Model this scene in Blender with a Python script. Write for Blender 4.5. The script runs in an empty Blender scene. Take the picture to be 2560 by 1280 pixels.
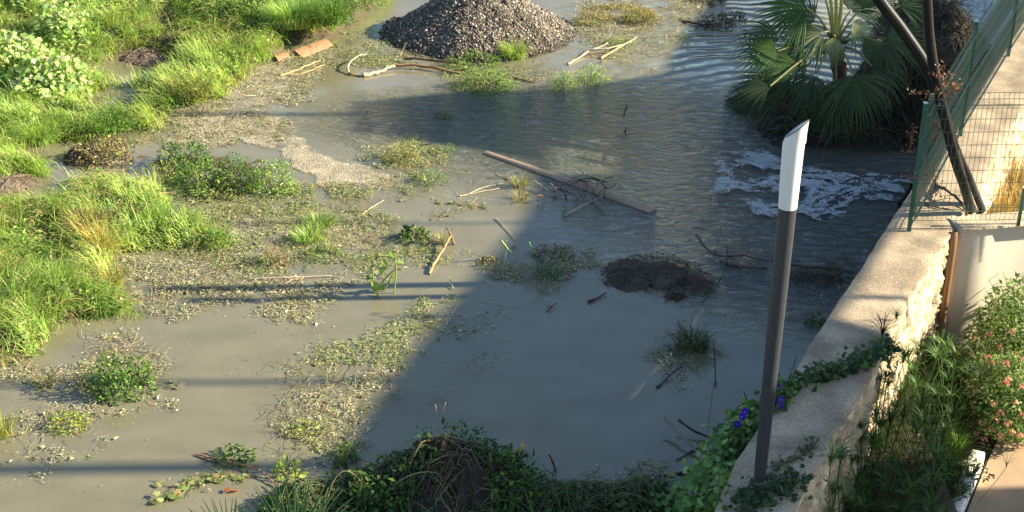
import bpy, math, random
import numpy as np
R_ = np.random.RandomState(7); random.seed(7)
S = bpy.context.scene; COL = S.collection
PI = math.pi; rad = math.radians
# ------------------------------------------------ camera, sky, sun, exposure
PITCH = rad(27.0); FPX = 3800.0; CAMZ = 8.0
cd = bpy.data.cameras.new('camera'); cam = bpy.data.objects.new('camera', cd); COL.objects.link(cam)
cam.location = (0, 0, CAMZ); cam.rotation_euler = (PI/2 - PITCH, 0, 0)
cd.sensor_width = 36; cd.lens = 36*FPX/2560; cd.clip_end = 3000; cd.clip_start = 0.1
S.camera = cam
SUN_E = rad(26); SUN_A = rad(1.0)          # elevation, angle of the sun's direction from +X
w = bpy.data.worlds.new('World'); S.world = w; w.use_nodes = True
nt = w.node_tree; bg = nt.nodes['Background']
sky = nt.nodes.new('ShaderNodeTexSky'); sky.sky_type = 'NISHITA'; sky.sun_disc = False
sky.sun_elevation = SUN_E; sky.sun_rotation = PI/2 - SUN_A; sky.dust_density = .6; sky.ozone_density = 2.2
nt.links.new(sky.outputs[0], bg.inputs[0]); bg.inputs[1].default_value = 0.074
sl = bpy.data.lights.new('sun', 'SUN'); so = bpy.data.objects.new('sun', sl); COL.objects.link(so)
sl.energy = 5.0; sl.angle = rad(0.5); sl.color = (1.0, 0.87, 0.66)
from mathutils import Vector, noise as mnoise
sd = Vector((math.cos(SUN_E)*math.cos(SUN_A), math.cos(SUN_E)*math.sin(SUN_A), math.sin(SUN_E)))
so.rotation_euler = (-sd).to_track_quat('-Z', 'Y').to_euler()
S.view_settings.view_transform = 'Standard'; S.view_settings.look = 'None'
S.view_settings.exposure = 1.72; S.view_settings.gamma = 1
S.render.resolution_x = 1024; S.render.resolution_y = 512
# ------------------------------------------------ pixel (2560x1280) to world
cp, sp_ = math.cos(PITCH), math.sin(PITCH)
def ray(px, py):
    a = (px-1280)/FPX; b = (640-py)/FPX
    return np.array([a, cp + b*sp_, -sp_ + b*cp])
def W(px, py, z=0.0):
    d = ray(px, py); t = (z-CAMZ)/d[2]; return np.array([d[0]*t, d[1]*t, z])
def V(px, py, Y):
    d = ray(px, py); t = Y/d[1]; return np.array([d[0]*t, Y, CAMZ+d[2]*t])
def PM(px, py, z=0.0):                      # pixels per metre there
    p = W(px, py, z); return FPX/(p[1]*cp + (CAMZ-z)*sp_)
def polyW(pts, z=0.0): return np.array([W(a, b, z)[:2] for a, b in pts])
# ------------------------------------------------ numpy noise
def _h(ix, iy, s):
    v = np.sin(ix*127.1 + iy*311.7 + s*74.7)*43758.5453; return v - np.floor(v)
def vn(x, y, s=0):
    ix = np.floor(x); iy = np.floor(y); fx = x-ix; fy = y-iy
    fx = fx*fx*(3-2*fx); fy = fy*fy*(3-2*fy)
    return (_h(ix,iy,s)*(1-fx)+_h(ix+1,iy,s)*fx)*(1-fy) + (_h(ix,iy+1,s)*(1-fx)+_h(ix+1,iy+1,s)*fx)*fy
def fbm(x, y, s=0, o=4):
    a = 0; t = 0; g = 1.0; f = 1.0
    for k in range(o):
        a = a + g*vn(x*f+k*17.3, y*f-k*9.1, s+k); t += g; g *= .55; f *= 2.03
    return a/t
def worley(x, y, s=0):
    ix = np.floor(x); iy = np.floor(y); d1 = np.full(x.shape, 9.); d2 = np.full(x.shape, 9.)
    for i in (-1,0,1):
        for j in (-1,0,1):
            px = ix+i+_h(ix+i,iy+j,s); py = iy+j+_h(ix+i,iy+j,s+5)
            d = np.hypot(px-x, py-y); m = d < d1
            d2 = np.where(m, d1, np.minimum(d2, d)); d1 = np.where(m, d, d1)
    return d1, d2
def inside(P, poly):
    x, y = P[:,0], P[:,1]; c = np.zeros(len(x), bool); n = len(poly); j = n-1
    for i in range(n):
        xi, yi = poly[i]; xj, yj = poly[j]
        if yi != yj:
            m = ((yi > y) != (yj > y)) & (x < (xj-xi)*(y-yi)/(yj-yi)+xi); c ^= m
        j = i
    return c
# ------------------------------------------------ mesh collector
class MB:
    def __init__(s): s.v=[]; s.f=[]; s.c=[]; s.n=0
    def add(s, v, f, c=(.5,.5,.5)):
        v = np.asarray(v, float).reshape(-1,3); f = np.asarray(f, int); c = np.asarray(c, float)
        if c.ndim == 1: c = np.tile(c, (len(v),1))
        s.v.append(v); s.f.append(f+s.n); s.c.append(c); s.n += len(v)
    def build(s, name, mat, parent=None, smooth=False):
        v = np.concatenate(s.v); c = np.concatenate(s.c)
        o = bpy.data.objects.new(name, bpy.data.meshes.new(name)); me = o.data
        if parent is not None:
            o.parent = parent; v = v - np.array(parent.location)
        else:
            org = np.array([v[:,0].mean(), v[:,1].mean(), v[:,2].min()]); v = v-org; o.location = org
        me.vertices.add(len(v)); me.vertices.foreach_set('co', v.astype('f').ravel())
        tot = sum(f.size for f in s.f); nf = sum(len(f) for f in s.f)
        me.loops.add(tot); me.polygons.add(nf)
        me.loops.foreach_set('vertex_index', np.concatenate([f.ravel() for f in s.f]).astype('i'))
        lt = np.concatenate([np.full(len(f), f.shape[1]) for f in s.f])
        me.polygons.foreach_set('loop_start', np.concatenate([[0], np.cumsum(lt)[:-1]]).astype('i'))
        if smooth: me.polygons.foreach_set('use_smooth', np.ones(nf, bool))
        at = me.color_attributes.new('Col', 'FLOAT_COLOR', 'POINT')
        at.data.foreach_set('color', np.c_[c, np.ones(len(c))].astype('f').ravel())
        me.materials.append(mat); me.update(calc_edges=True); COL.objects.link(o); return o
def tag(o, label=None, cat=None, group=None, kind=None):
    if label: o['label'] = label
    if cat: o['category'] = cat
    if group: o['group'] = group
    if kind: o['kind'] = kind
    return o
def thing(name, label, cat, loc, group=None):
    o = bpy.data.objects.new(name, None); o.empty_display_size = .2; COL.objects.link(o)
    o.location = [float(q) for q in loc]; return tag(o, label, cat, group)
# ------------------------------------------------ vectorised shapes
def nrm(a): return a/np.maximum(np.linalg.norm(a, axis=-1, keepdims=True), 1e-9)
def rdir(n, zlo=-1, zhi=1):
    z = R_.uniform(zlo, zhi, n); t = R_.uniform(0, 2*PI, n); r = np.sqrt(np.maximum(1-z*z, 0))
    return np.c_[r*np.cos(t), r*np.sin(t), z]
def inst(mb, tv, tf, P, X, Z, sc, col):
    """template verts tv (k,3) placed at P with local x=X, z~Z, scale sc (n,)or(n,3)"""
    n = len(P); X = nrm(X); Y = nrm(np.cross(Z, X)); Z = np.cross(X, Y)
    sc = np.asarray(sc, float)
    if sc.ndim == 1: sc = np.repeat(sc[:,None], 3, 1)
    tv = np.asarray(tv, float); k = len(tv)
    L = tv[None]*sc[:,None,:]
    v = P[:,None,:] + L[...,0:1]*X[:,None]+L[...,1:2]*Y[:,None]+L[...,2:3]*Z[:,None]
    f = (np.asarray(tf)[None] + (np.arange(n)*k)[:,None,None]).reshape(-1, len(tf[0]))
    mb.add(v.reshape(-1,3), f, np.repeat(col, k, 0))
LEAF = ([(0,0,0),(.35,.27,.08),(1,0,-.06),(.35,-.27,.08),(.4,0,0)], [(0,4,1),(4,2,1),(0,3,4),(3,2,4)])
def lobed(n=5, r=.5):
    v = [(.42,0,0)]; 
    for i in range(2*n):
        a = PI - 2*PI*i/(2*n); q = r*(1.0 if i % 2 else .78)
        if i == 0: q = .2
        v.append((.42+q*math.cos(a), q*math.sin(a), .07*(i%2)-.05))
    return v, [(0, 1+(i+1)%(2*n), 1+i) for i in range(2*n)]
LOBE = lobed()
FLAKE = ([(-.5,-.1,0),(-.1,-.32,.02),(.5,-.05,0),(.15,.3,.03)], [(0,1,2,3)])
def rock_t():
    v = [(1,0,0),(-1,0,.1),(0,.9,0),(.1,-1,0),(0,0,.8),(0,.1,-.8)]
    return v, [(0,2,4),(2,1,4),(1,3,4),(3,0,4),(2,0,5),(1,2,5),(3,1,5),(0,3,5)]
ROCK = rock_t()
def blades(mb, P, D, L, wd, bend, col, seg=4, up=None, tipc=None):
    n = len(P); t = np.linspace(0, 1, seg+1)
    if up is None: up = np.tile([0,0,1.], (n,1))
    D = nrm(D); side = nrm(np.cross(D, up)); bend = np.asarray(bend)
    ang = bend[:,None]*t[None]                        # angle from 'up' along the blade
    dx = np.sin(ang); dz = np.cos(ang); ds = L[:,None]/seg
    cx = np.concatenate([np.zeros((n,1)), np.cumsum((dx[:,1:]+dx[:,:-1])/2*ds, 1)], 1)
    cz = np.concatenate([np.zeros((n,1)), np.cumsum((dz[:,1:]+dz[:,:-1])/2*ds, 1)], 1)
    c = P[:,None]+cx[...,None]*D[:,None]+cz[...,None]*up[:,None]
    hw = (wd[:,None]*.5*np.clip(1.15-t**2.2, .12, 1))[...,None]*side[:,None]
    v = np.stack([c-hw, c+hw], 2).reshape(n, -1, 3)
    f = np.array([(2*i,2*i+1,2*i+3,2*i+2) for i in range(seg)])
    f = (f[None]+(np.arange(n)*2*(seg+1))[:,None,None]).reshape(-1,4)
    cc = np.repeat(col[:,None], 2*(seg+1), 1)
    if tipc is not None:
        tt = np.repeat(t, 2)[None,:,None]**2*.6; cc = cc*(1-tt)+np.asarray(tipc)*tt
    mb.add(v.reshape(-1,3), f, cc.reshape(-1,3))
def tubes(mb, C, rr, col, k=5):
    """C (n,m,3) centre lines, rr (n,m) radii"""
    C = np.asarray(C, float); rr = np.asarray(rr, float); n, m = C.shape[:2]
    T = nrm(np.gradient(C, axis=1)); ref = np.where(np.abs(T[...,2:3]) > .9, [1.,0,0], [0,0,1.])
    A = nrm(np.cross(T, ref)); B = np.cross(T, A)
    a = np.arange(k)*2*PI/k
    v = C[:,:,None]+rr[:,:,None,None]*(np.cos(a)[None,None,:,None]*A[:,:,None]+np.sin(a)[None,None,:,None]*B[:,:,None])
    idx = np.arange(m*k).reshape(m, k); q = []
    for i in range(m-1):
        for j in range(k): q.append((idx[i,j], idx[i,(j+1)%k], idx[i+1,(j+1)%k], idx[i+1,j]))
    f = (np.array(q)[None]+(np.arange(n)*m*k)[:,None,None]).reshape(-1,4)
    mb.add(v.reshape(-1,3), f, np.repeat(np.asarray(col).reshape(-1,3)*np.ones((n,1)), m*k, 0))
def spline(pts, m):
    p = np.asarray(pts, float); d = np.r_[0, np.cumsum(np.linalg.norm(np.diff(p, axis=0), axis=1))]; d /= d[-1]
    if len(p) < 3: 
        t = np.linspace(0,1,m); return np.stack([np.interp(t, d, p[:,i]) for i in range(3)], 1)
    q = np.vstack([2*p[0]-p[1], p, 2*p[-1]-p[-2]]); out = []
    for t in np.linspace(0, 1, m):
        i = min(np.searchsorted(d, t, 'right')-1, len(p)-2); u = (t-d[i])/max(d[i+1]-d[i], 1e-9)
        a,b,c,e = q[i:i+4]; out.append(.5*((2*b)+(-a+c)*u+(2*a-5*b+4*c-e)*u*u+(-a+3*b-3*c+e)*u**3))
    return np.array(out)
def pal(n, cols, jit=.12):
    c = np.array(cols, float)[R_.randint(0, len(cols), n)]
    return np.clip(c*(1+R_.normal(0, jit, (n,1)))*(1+R_.normal(0, jit*.4, (n,3))), .003, .95)
GRN = [(.26,.42,.07),(.34,.5,.12),(.17,.32,.045),(.42,.54,.18)]
DGRN = [(.035,.09,.02),(.05,.12,.025),(.03,.07,.02),(.07,.14,.03)]
MGRN = [(.11,.22,.035),(.15,.27,.045),(.08,.17,.025),(.2,.3,.08)]
STRAW = [(.36,.29,.12),(.44,.36,.17),(.28,.22,.09),(.3,.3,.1)]
SCUM = [(.42,.37,.25),(.3,.3,.16),(.22,.2,.13),(.5,.45,.32),(.25,.27,.12)]
SCUMG = [(.25,.29,.11),(.18,.24,.08),(.34,.34,.18),(.38,.34,.2),(.14,.2,.06)]
BRN = [(.09,.06,.035),(.13,.09,.05),(.06,.045,.03),(.17,.13,.08)]
MUD = [(.04,.033,.025),(.055,.045,.032),(.03,.025,.02),(.08,.065,.045)]
# ------------------------------------------------ materials
def newmat(name):
    m = bpy.data.materials.new(name); m.use_nodes = True; t = m.node_tree
    return m, t, t.nodes['Principled BSDF'], t.nodes['Material Output']
def N(t, kind, **kw):
    n = t.nodes.new(kind)
    for k, v in kw.items():
        if k in n.inputs.keys(): n.inputs[k].default_value = v
        else: setattr(n, k, v)
    return n
def mleaf(name, trans=.35, rough=.55, spec=.2):
    m, t, b, o = newmat(name); a = N(t, 'ShaderNodeVertexColor', layer_name='Col')
    t.links.new(a.outputs[0], b.inputs['Base Color']); b.inputs['Roughness'].default_value = rough
    b.inputs['Specular IOR Level'].default_value = spec
    if trans:
        tr = N(t, 'ShaderNodeBsdfTranslucent'); mx = N(t, 'ShaderNodeMixShader'); mx.inputs[0].default_value = trans
        hs = N(t, 'ShaderNodeMix', data_type='RGBA', blend_type='MULTIPLY'); hs.inputs[0].default_value = 1
        hs.inputs[7].default_value = (1.3,1.35,.6,1); t.links.new(a.outputs[0], hs.inputs[6])
        t.links.new(hs.outputs[2], tr.inputs[0]); t.links.new(b.outputs[0], mx.inputs[1]); t.links.new(tr.outputs[0], mx.inputs[2])
        t.links.new(mx.outputs[0], o.inputs[0])
    return m
def mcol(name, rough=.8, nscale=30, namt=.35, bump=.3, bscale=60, bdist=.01, metal=0, spec=.3, big=None):
    """vertex colour times procedural noise with bump"""
    m, t, b, o = newmat(name); a = N(t, 'ShaderNodeVertexColor', layer_name='Col')
    tc = N(t, 'ShaderNodeTexCoord'); n1 = N(t, 'ShaderNodeTexNoise', Scale=nscale, Detail=6., Roughness=.65)
    t.links.new(tc.outputs['Object'], n1.inputs[0])
    mr = N(t, 'ShaderNodeMapRange'); mr.inputs[1].default_value=.25; mr.inputs[2].default_value=.75
    mr.inputs[3].default_value = 1-namt; mr.inputs[4].default_value = 1+namt; t.links.new(n1.outputs[0], mr.inputs[0])
    src = mr.outputs[0]
    if big:
        n3 = N(t, 'ShaderNodeTexNoise', Scale=big[0], Detail=4.); t.links.new(tc.outputs['Object'], n3.inputs[0])
        m3 = N(t, 'ShaderNodeMapRange'); m3.inputs[1].default_value=.35; m3.inputs[2].default_value=.65
        m3.inputs[3].default_value = 1-big[1]; m3.inputs[4].default_value = 1+big[1]*.5; t.links.new(n3.outputs[0], m3.inputs[0])
        mm = N(t, 'ShaderNodeMath', operation='MULTIPLY'); t.links.new(src, mm.inputs[0]); t.links.new(m3.outputs[0], mm.inputs[1]); src = mm.outputs[0]
    mx = N(t, 'ShaderNodeVectorMath', operation='SCALE'); t.links.new(a.outputs[0], mx.inputs[0]); t.links.new(src, mx.inputs['Scale'])
    t.links.new(mx.outputs[0], b.inputs['Base Color'])
    b.inputs['Roughness'].default_value = rough; b.inputs['Metallic'].default_value = metal; b.inputs['Specular IOR Level'].default_value = spec
    if bump:
        n2 = N(t, 'ShaderNodeTexNoise', Scale=bscale, Detail=5.); t.links.new(tc.outputs['Object'], n2.inputs[0])
        bp = N(t, 'ShaderNodeBump', Strength=bump, Distance=bdist); t.links.new(n2.outputs[0], bp.inputs['Height']); t.links.new(bp.outputs[0], b.inputs['Normal'])
    return m
M_leaf = mleaf('leaf'); M_grass = mleaf('grass_blade', .32, .55, .2); M_flower = mleaf('petal', .3, .7, .2)
M_dry = mleaf('dry_leaf', .15, .8, .2); M_palm = mleaf('palm_leaf', .3, .5, .25)
M_wood = mcol('wood', .8, 25, .35, .5, 50, .008); M_mud = mcol('mud', .75, 14, .4, .9, 30, .03, big=(1.7,.3))
M_ground = mcol('soil', .85, 9, .35, 1, 25, .03, big=(1.1,.3))
M_conc = mcol('concrete', .9, 38, .42, .9, 70, .012, big=(2.6,.34))
M_stone = mcol('stone', .9, 16, .3, .8, 40, .02, big=(5,.25))
M_plaster = mcol('plaster', .85, 6, .07, .15, 60, .003, big=(1.2,.12))
M_rock = mcol('gravel_stone', .85, 60, .25, .3, 120, .004)
M_pipe = mcol('black_plastic', .32, 20, .2, .1, 30, .002, spec=.5); M_pole = mcol('dark_paint', .42, 30, .15, .1, 60, .001, spec=.5)
M_green = mcol('green_paint', .4, 30, .12, 0, spec=.5); M_pave = mcol('paving', .85, 40, .15, .3, 70, .004, big=(2,.15))
M_froth = mcol('froth', .8, 38, .3, 1, 60, .02, big=(3,.25)); M_foam = mcol('white_water', .55, 40, .12, 1, 70, .02, spec=.4)
def mlamp():
    m, t, b, o = newmat('opal_glass'); b.inputs['Base Color'].default_value = (.72,.72,.68,1); b.inputs['Roughness'].default_value = .3
    b.inputs['Subsurface Weight'].default_value = .3; b.inputs['Subsurface Radius'].default_value = (.05,.05,.05); return m
M_opal = mlamp()
# ------------------------------------------------ water
def mwater():
    m, t, b, o = newmat('muddy_water'); L = t.links.new
    g = N(t, 'ShaderNodeNewGeometry'); sep = N(t, 'ShaderNodeSeparateXYZ'); L(g.outputs['Position'], sep.inputs[0])
    def math_(op, a, c=None, clamp=False):
        n = N(t, 'ShaderNodeMath', operation=op); n.use_clamp = clamp
        for i, q in enumerate((a, c)):
            if q is None: continue
            if isinstance(q, (int, float)): n.inputs[i].default_value = q
            else: L(q, n.inputs[i])
        return n.outputs[0]
    def blob(cx, cy, rx, ry, rot=0, soft=.6):
        mp = N(t, 'ShaderNodeMapping', vector_type='TEXTURE'); mp.inputs['Location'].default_value = (cx,cy,0)
        mp.inputs['Rotation'].default_value = (0,0,rot); mp.inputs['Scale'].default_value = (rx,ry,1)
        L(g.outputs['Position'], mp.inputs[0]); ln = N(t, 'ShaderNodeVectorMath', operation='LENGTH'); 
        s2 = N(t, 'ShaderNodeVectorMath', operation='MULTIPLY'); s2.inputs[1].default_value=(1,1,0); L(mp.outputs[0], s2.inputs[0]); L(s2.outputs[0], ln.inputs[0])
        r = N(t, 'ShaderNodeMapRange', interpolation_type='SMOOTHSTEP'); r.inputs[1].default_value = 1+soft; r.inputs[2].default_value = 1-soft
        L(ln.outputs['Value'], r.inputs[0]); return r.outputs[0]
    c1 = W(1950,500); c2 = W(1500,330); c3 = W(1150,300); c4 = W(1720,200); c5 = W(1950, 640)
    ch = blob(c1[0], c1[1], 2.2, 2.4); 
    for q in (blob(c2[0], c2[1], 2.4, 1.9, rad(-8)), blob(c3[0], c3[1], 1.8, 1.1), blob(c5[0], c5[1], 1.3, 1.6)): ch = math_('MAXIMUM', ch, q)
    mp = N(t, 'ShaderNodeMapping'); mp.inputs['Scale'].default_value = (1,1.7,1); mp.inputs['Rotation'].default_value=(0,0,rad(12)); L(g.outputs['Position'], mp.inputs[0])
    n1 = N(t, 'ShaderNodeTexNoise', Scale=4.2, Detail=5., Roughness=.6, Distortion=1.2); L(mp.outputs[0], n1.inputs[0])
    n2 = N(t, 'ShaderNodeTexNoise', Scale=1.4, Detail=3.); L(mp.outputs[0], n2.inputs[0])
    # arcs of ripples spreading from the outflow
    mp2 = N(t, 'ShaderNodeMapping', vector_type='TEXTURE'); cc = W(1990,330); mp2.inputs['Location'].default_value = (cc[0],cc[1],0); L(g.outputs['Position'], mp2.inputs[0])
    wv = N(t, 'ShaderNodeTexWave', wave_type='RINGS', rings_direction='Z', Scale=1.05, Distortion=4.5, Detail=2.); wv.inputs['Detail Scale'].default_value = 1.5
    L(mp2.outputs[0], wv.inputs[0])
    ringm = blob(c4[0]+1.4, c4[1]+.8, 3.2, 4.0)
    rp = math_('MULTIPLY', math_('MULTIPLY', wv.outputs[0], ringm), .15)
    h = math_('ADD', math_('MULTIPLY', n1.outputs[0], ch), rp)
    n3 = N(t, 'ShaderNodeTexNoise', Scale=6., Detail=2.); L(mp.outputs[0], n3.inputs[0])
    h = math_('ADD', h, math_('MULTIPLY', n3.outputs[0], .015)); 
    bp = N(t, 'ShaderNodeBump', Strength=1., Distance=.11); L(h, bp.inputs['Height']); L(bp.outputs[0], b.inputs['Normal'])
    mx = N(t, 'ShaderNodeMix', data_type='RGBA'); mx.inputs[6].default_value = WCOL[0]+(1,); mx.inputs[7].default_value = WCOL[1]+(1,)
    r = N(t, 'ShaderNodeMapRange'); r.inputs[1].default_value=.35; r.inputs[2].default_value=.65; L(n2.outputs[0], r.inputs[0]); L(r.outputs[0], mx.inputs[0])
    m2 = N(t, 'ShaderNodeMix', data_type='RGBA'); L(mx.outputs[2], m2.inputs[6]); m2.inputs[7].default_value = WCOL[2]+(1,); L(math_('MULTIPLY', ch, .75), m2.inputs[0])
    L(m2.outputs[2], b.inputs['Base Color']); b.inputs['Roughness'].default_value = .05; b.inputs['IOR'].default_value = 1.38
    b.inputs['Specular IOR Level'].default_value = 1.0
    return m
WCOL = [(.15,.14,.085),(.18,.168,.105),(.042,.056,.056)]  # last tint darkens the channel, putting its bluish shade into the colour
M_water = mwater()
# wall edges in pixels, wall top at z = ZT
ZT = 0.9; ZG = -0.6
WL = [(1700,1420),(1780,1290),(1840,1150),(1900,1062),(1975,947),(2031,852),(2069,793),(2147,678),(2197,598),(2221,561),(2271,484),(2360,340),(2500,110),(2660,-160)]
WR = [(1930,1420),(1985,1290),(2012,1203),(2066,1135),(2096,1068),(2130,1025),(2167,955),(2216,858),(2275,735),(2340,640),(2377,581),(2452,455),(2565,250),(2760,-160)]
LW = np.array([W(a,b,ZT) for a,b in WL]); RW = np.array([W(a,b,ZT) for a,b in WR])
mb = MB()
edge = LW[:,:2]+np.array([.12,0])
outer = np.array([[-400,-20],[edge[0,0]-1.5,-20],*edge.tolist(),[edge[-1,0]+30,60],[200,400],[-400,400]])
# water sheet: strips from the far left to the wall
ys = np.r_[-20, edge[:,1], 60, 400]; xr = np.r_[edge[0,0]-.8, edge[:,0], edge[-1,0]+20, 260]
v = []; 
for y, x in zip(ys, xr): v += [(-400,y,0),(x,y,0)]
f = [(2*i,2*i+1,2*i+3,2*i+2) for i in range(len(ys)-1)]
mb.add(v, f); tag(mb.build('water', M_water), 'murky brown floodwater with blue sky reflections', 'water', kind='structure')
# ------------------------------------------------ terrain
G1 = [(-600,-400),(1050,-400),(975,-20),(945,12),(862,45),(845,88),(725,105),(690,150),(610,205),(560,250),(440,268),(425,325),(300,335),(160,375),(130,440),(0,470),(-600,500)]
G2 = [(-600,520),(0,515),(110,490),(185,440),(300,465),(420,505),(455,565),(560,600),(560,628),(400,628),(288,640),(262,700),(295,760),(385,785),(300,790),(220,800),(150,828),(110,890),(50,915),(0,950),(-600,1040)]
FM = [(280,385),(430,362),(560,372),(700,382),(742,430),(715,480),(560,488),(470,478),(350,450)]
FARB = [(1430,30),(1560,-10),(1620,-200),(1050,-400),(1000,-100)]
GP = [polyW(q) for q in (G1, G2)]
PUD = [W(345,172), W(285,255), W(140,385), W(100,480)]
PR = [(.62,.75),(.45,.5),(.5,.4),(.5,.35)]
x0,x1,y0,y1,cs = -14,4,8.5,34,.07
gx = np.arange(x0,x1,cs); gy = np.arange(y0,y1,cs); X, Y = np.meshgrid(gx, gy)
P = np.c_[X.ravel(), Y.ravel()]
def bankmask(P):
    q = P + .12*np.c_[fbm(P[:,0]*3,P[:,1]*3,3)-.5, fbm(P[:,0]*3,P[:,1]*3,8)-.5]*2
    m = inside(q, GP[0]) | inside(q, GP[1])
    for c,(a,b) in zip(PUD,PR): m &= (((q[:,0]-c[0])/a)**2+((q[:,1]-c[1])/b)**2) > 1
    return m
mk = bankmask(P).astype(float).reshape(X.shape)
mid = inside(P, polyW(FM)).astype(float).reshape(X.shape)
def blur(a, n):
    for _ in range(n): 
        a = (a+np.roll(a,1,0)+np.roll(a,-1,0))/3; a = (a+np.roll(a,1,1)+np.roll(a,-1,1))/3
    return a
bk = blur(mk, 5); md = blur(mid, 4)
H = -.22 + .30*bk + .22*md + .10*(fbm(X*1.3,Y*1.3,2)-.5)*bk + .04*(fbm(X*6,Y*6,4)-.5)
far = np.clip((Y-21)/6, 0, 1)*np.clip((-X-1)/2,0,1); H += .5*far*bk
mb = MB(); nx, ny = len(gx), len(gy); ii = np.arange(nx*ny).reshape(ny,nx)
f = np.stack([ii[:-1,:-1],ii[:-1,1:],ii[1:,1:],ii[1:,:-1]],-1).reshape(-1,4)
cc = np.array([(.10,.075,.045)])*(1+.5*(fbm(X*2,Y*2,9).ravel()[:,None]-.5))
mb.add(np.c_[P, H.ravel()], f, cc); tag(mb.build('river_bank', M_ground, smooth=True), 'low muddy bank under the grass', 'bank', kind='structure')
def hz(x, y):
    i = np.clip(((np.asarray(y)-y0)/cs).astype(int), 0, ny-1); j = np.clip(((np.asarray(x)-x0)/cs).astype(int), 0, nx-1); return H[i,j]
mb = MB(); mb.add([(-900,-100,-.75),(900,-100,-.75),(900,1500,-.75),(-900,1500,-.75)], [(0,1,2,3)], (.12,.1,.06))
tag(mb.build('ground', M_ground), kind='structure')
# ------------------------------------------------ grass on the bank
def rand_in(poly, dens):
    lo, hi = poly.min(0), poly.max(0); n = int((hi-lo).prod()*dens); p = R_.uniform(lo, hi, (n,2)); return p[inside(p, poly)]
def grass_pts(poly, dens): 
    p = rand_in(poly, dens); p = p[(p[:,0]>-8.6)&(p[:,1]<27.5)]
    return p[bankmask(p)]
mb = MB()
for poly, dens in ((GP[0], 2300), (GP[1], 3400)):
    p = grass_pts(poly, dens); n = len(p)
    cl = fbm(p[:,0]*2.2,p[:,1]*2.2,11); cl2 = fbm(p[:,0]*5,p[:,1]*5,21,3)
    keep = R_.rand(n) < np.clip(.12+2.6*(cl2-.34), .08, 1); p, cl, cl2 = p[keep], cl[keep], cl2[keep]; n = len(p)
    th = 2*PI*fbm(p[:,0]*.9,p[:,1]*.9,31,2)*1.6 + R_.normal(0,1.0,n) - 1.2
    D = np.c_[np.cos(th), np.sin(th), np.zeros(n)]
    L = (.09+.36*np.clip(cl2-.25,0,1)+.12*cl)*R_.uniform(.55,1.35,n)*1.05
    bend = np.clip(1.15+1.1*fbm(p[:,0]*1.4,p[:,1]*1.4,41)+R_.normal(0,.5,n), .1, 2.8)
    yel = np.clip((fbm(p[:,0]*1.1,p[:,1]*1.1,51)-.42)*4,0,1)[:,None]
    col = pal(n, GRN, .2)*(1-yel)+pal(n, [(.44,.54,.12),(.38,.5,.1),(.48,.56,.2)], .15)*yel
    dry = R_.rand(n) < .13; col[dry] = pal(dry.sum(), STRAW)
    z = hz(p[:,0],p[:,1])-.02
    blades(mb, np.c_[p,z], D, L, R_.uniform(.006,.012,n), bend, col, 4, tipc=(.42,.54,.13))
tag(mb.build('grass', M_grass), 'long bright green grass lodged along the left bank', 'grass', kind='stuff')
mbt = MB(); p = np.r_[grass_pts(GP[0], 60), grass_pts(GP[1], 110)]; k = fbm(p[:,0]*1.7,p[:,1]*1.7,71) > .44; p = p[k]; n = len(p); th = R_.uniform(0,2*PI,n)
L = R_.uniform(.12,.45,n); t5 = np.linspace(-.5,.5,5); D = np.c_[np.cos(th),np.sin(th)]; zz = hz(p[:,0],p[:,1])+R_.uniform(.06,.24,n)
Cx = np.concatenate([p[:,None]+D[:,None]*(L[:,None]*t5)[...,None]+(D[:,::-1]*[1,-1])[:,None]*(L[:,None]*t5**2*R_.normal(0,.8,(n,1)))[...,None], (zz[:,None]-(t5**2)[None]*R_.uniform(0,.5,(n,1)))[...,None]], 2)
mbt_args = (Cx, np.full((n,5),.0032), pal(n, STRAW+BRN[3:], .2), 3)
# low leafy ground cover among the grass
mb = MB(); p = grass_pts(GP[0], 420); p2 = grass_pts(GP[1], 300); p = np.r_[p,p2]; n = len(p)
k = fbm(p[:,0]*1.3,p[:,1]*1.3,61) > .5; p = p[k]; n = len(p)
inst(mb, *LEAF, np.c_[p, hz(p[:,0],p[:,1])+R_.uniform(.02,.2,n)], rdir(n,-.5,.6), rdir(n,.2,1), R_.uniform(.03,.08,n), pal(n, MGRN+GRN, .2))
tag(mb.build('ground_cover', M_leaf), 'small leafy weeds growing low among the bank grass', 'weeds', kind='stuff')
tubes(mbt, *mbt_args); tag(mbt.build('dead_thatch', M_dry), 'dry dead stems lying through the bank grass', 'thatch', kind='stuff')
# ------------------------------------------------ floating scum flakes
def scum_pts(poly, dens, thr, sc=4.5, sd=0, stretch=1.0):
    pw = polyW(poly) if not isinstance(poly, np.ndarray) else poly
    lo, hi = pw.min(0)-.3, pw.max(0)+.3; p = R_.uniform(lo, hi, (int((hi-lo).prod()*dens), 2))
    wj = lambda f, a, k: a*(np.c_[fbm(p[:,0]*f,p[:,1]*f,k),fbm(p[:,0]*f,p[:,1]*f,k+5)]-.5)
    p = p[inside(p+wj(1.6,.9,sd+40)+wj(6,.45,sd+50)+R_.normal(0,.035,p.shape), pw)]
    q = np.c_[p[:,0], p[:,1]*stretch]
    nz = fbm(q[:,0]*sc*.7,q[:,1]*sc*.7,sd)+.32*(fbm(q[:,0]*sc*3.5,q[:,1]*sc*3.5,sd+3)-.5)+R_.normal(0,.03,len(q)); nz=(nz-.55)*1.5+.55
    return p[nz > thr]
def expand(poly, k):
    a = np.array(poly, float); c = a.mean(0); return ((a-c)*k+c).tolist()
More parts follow.
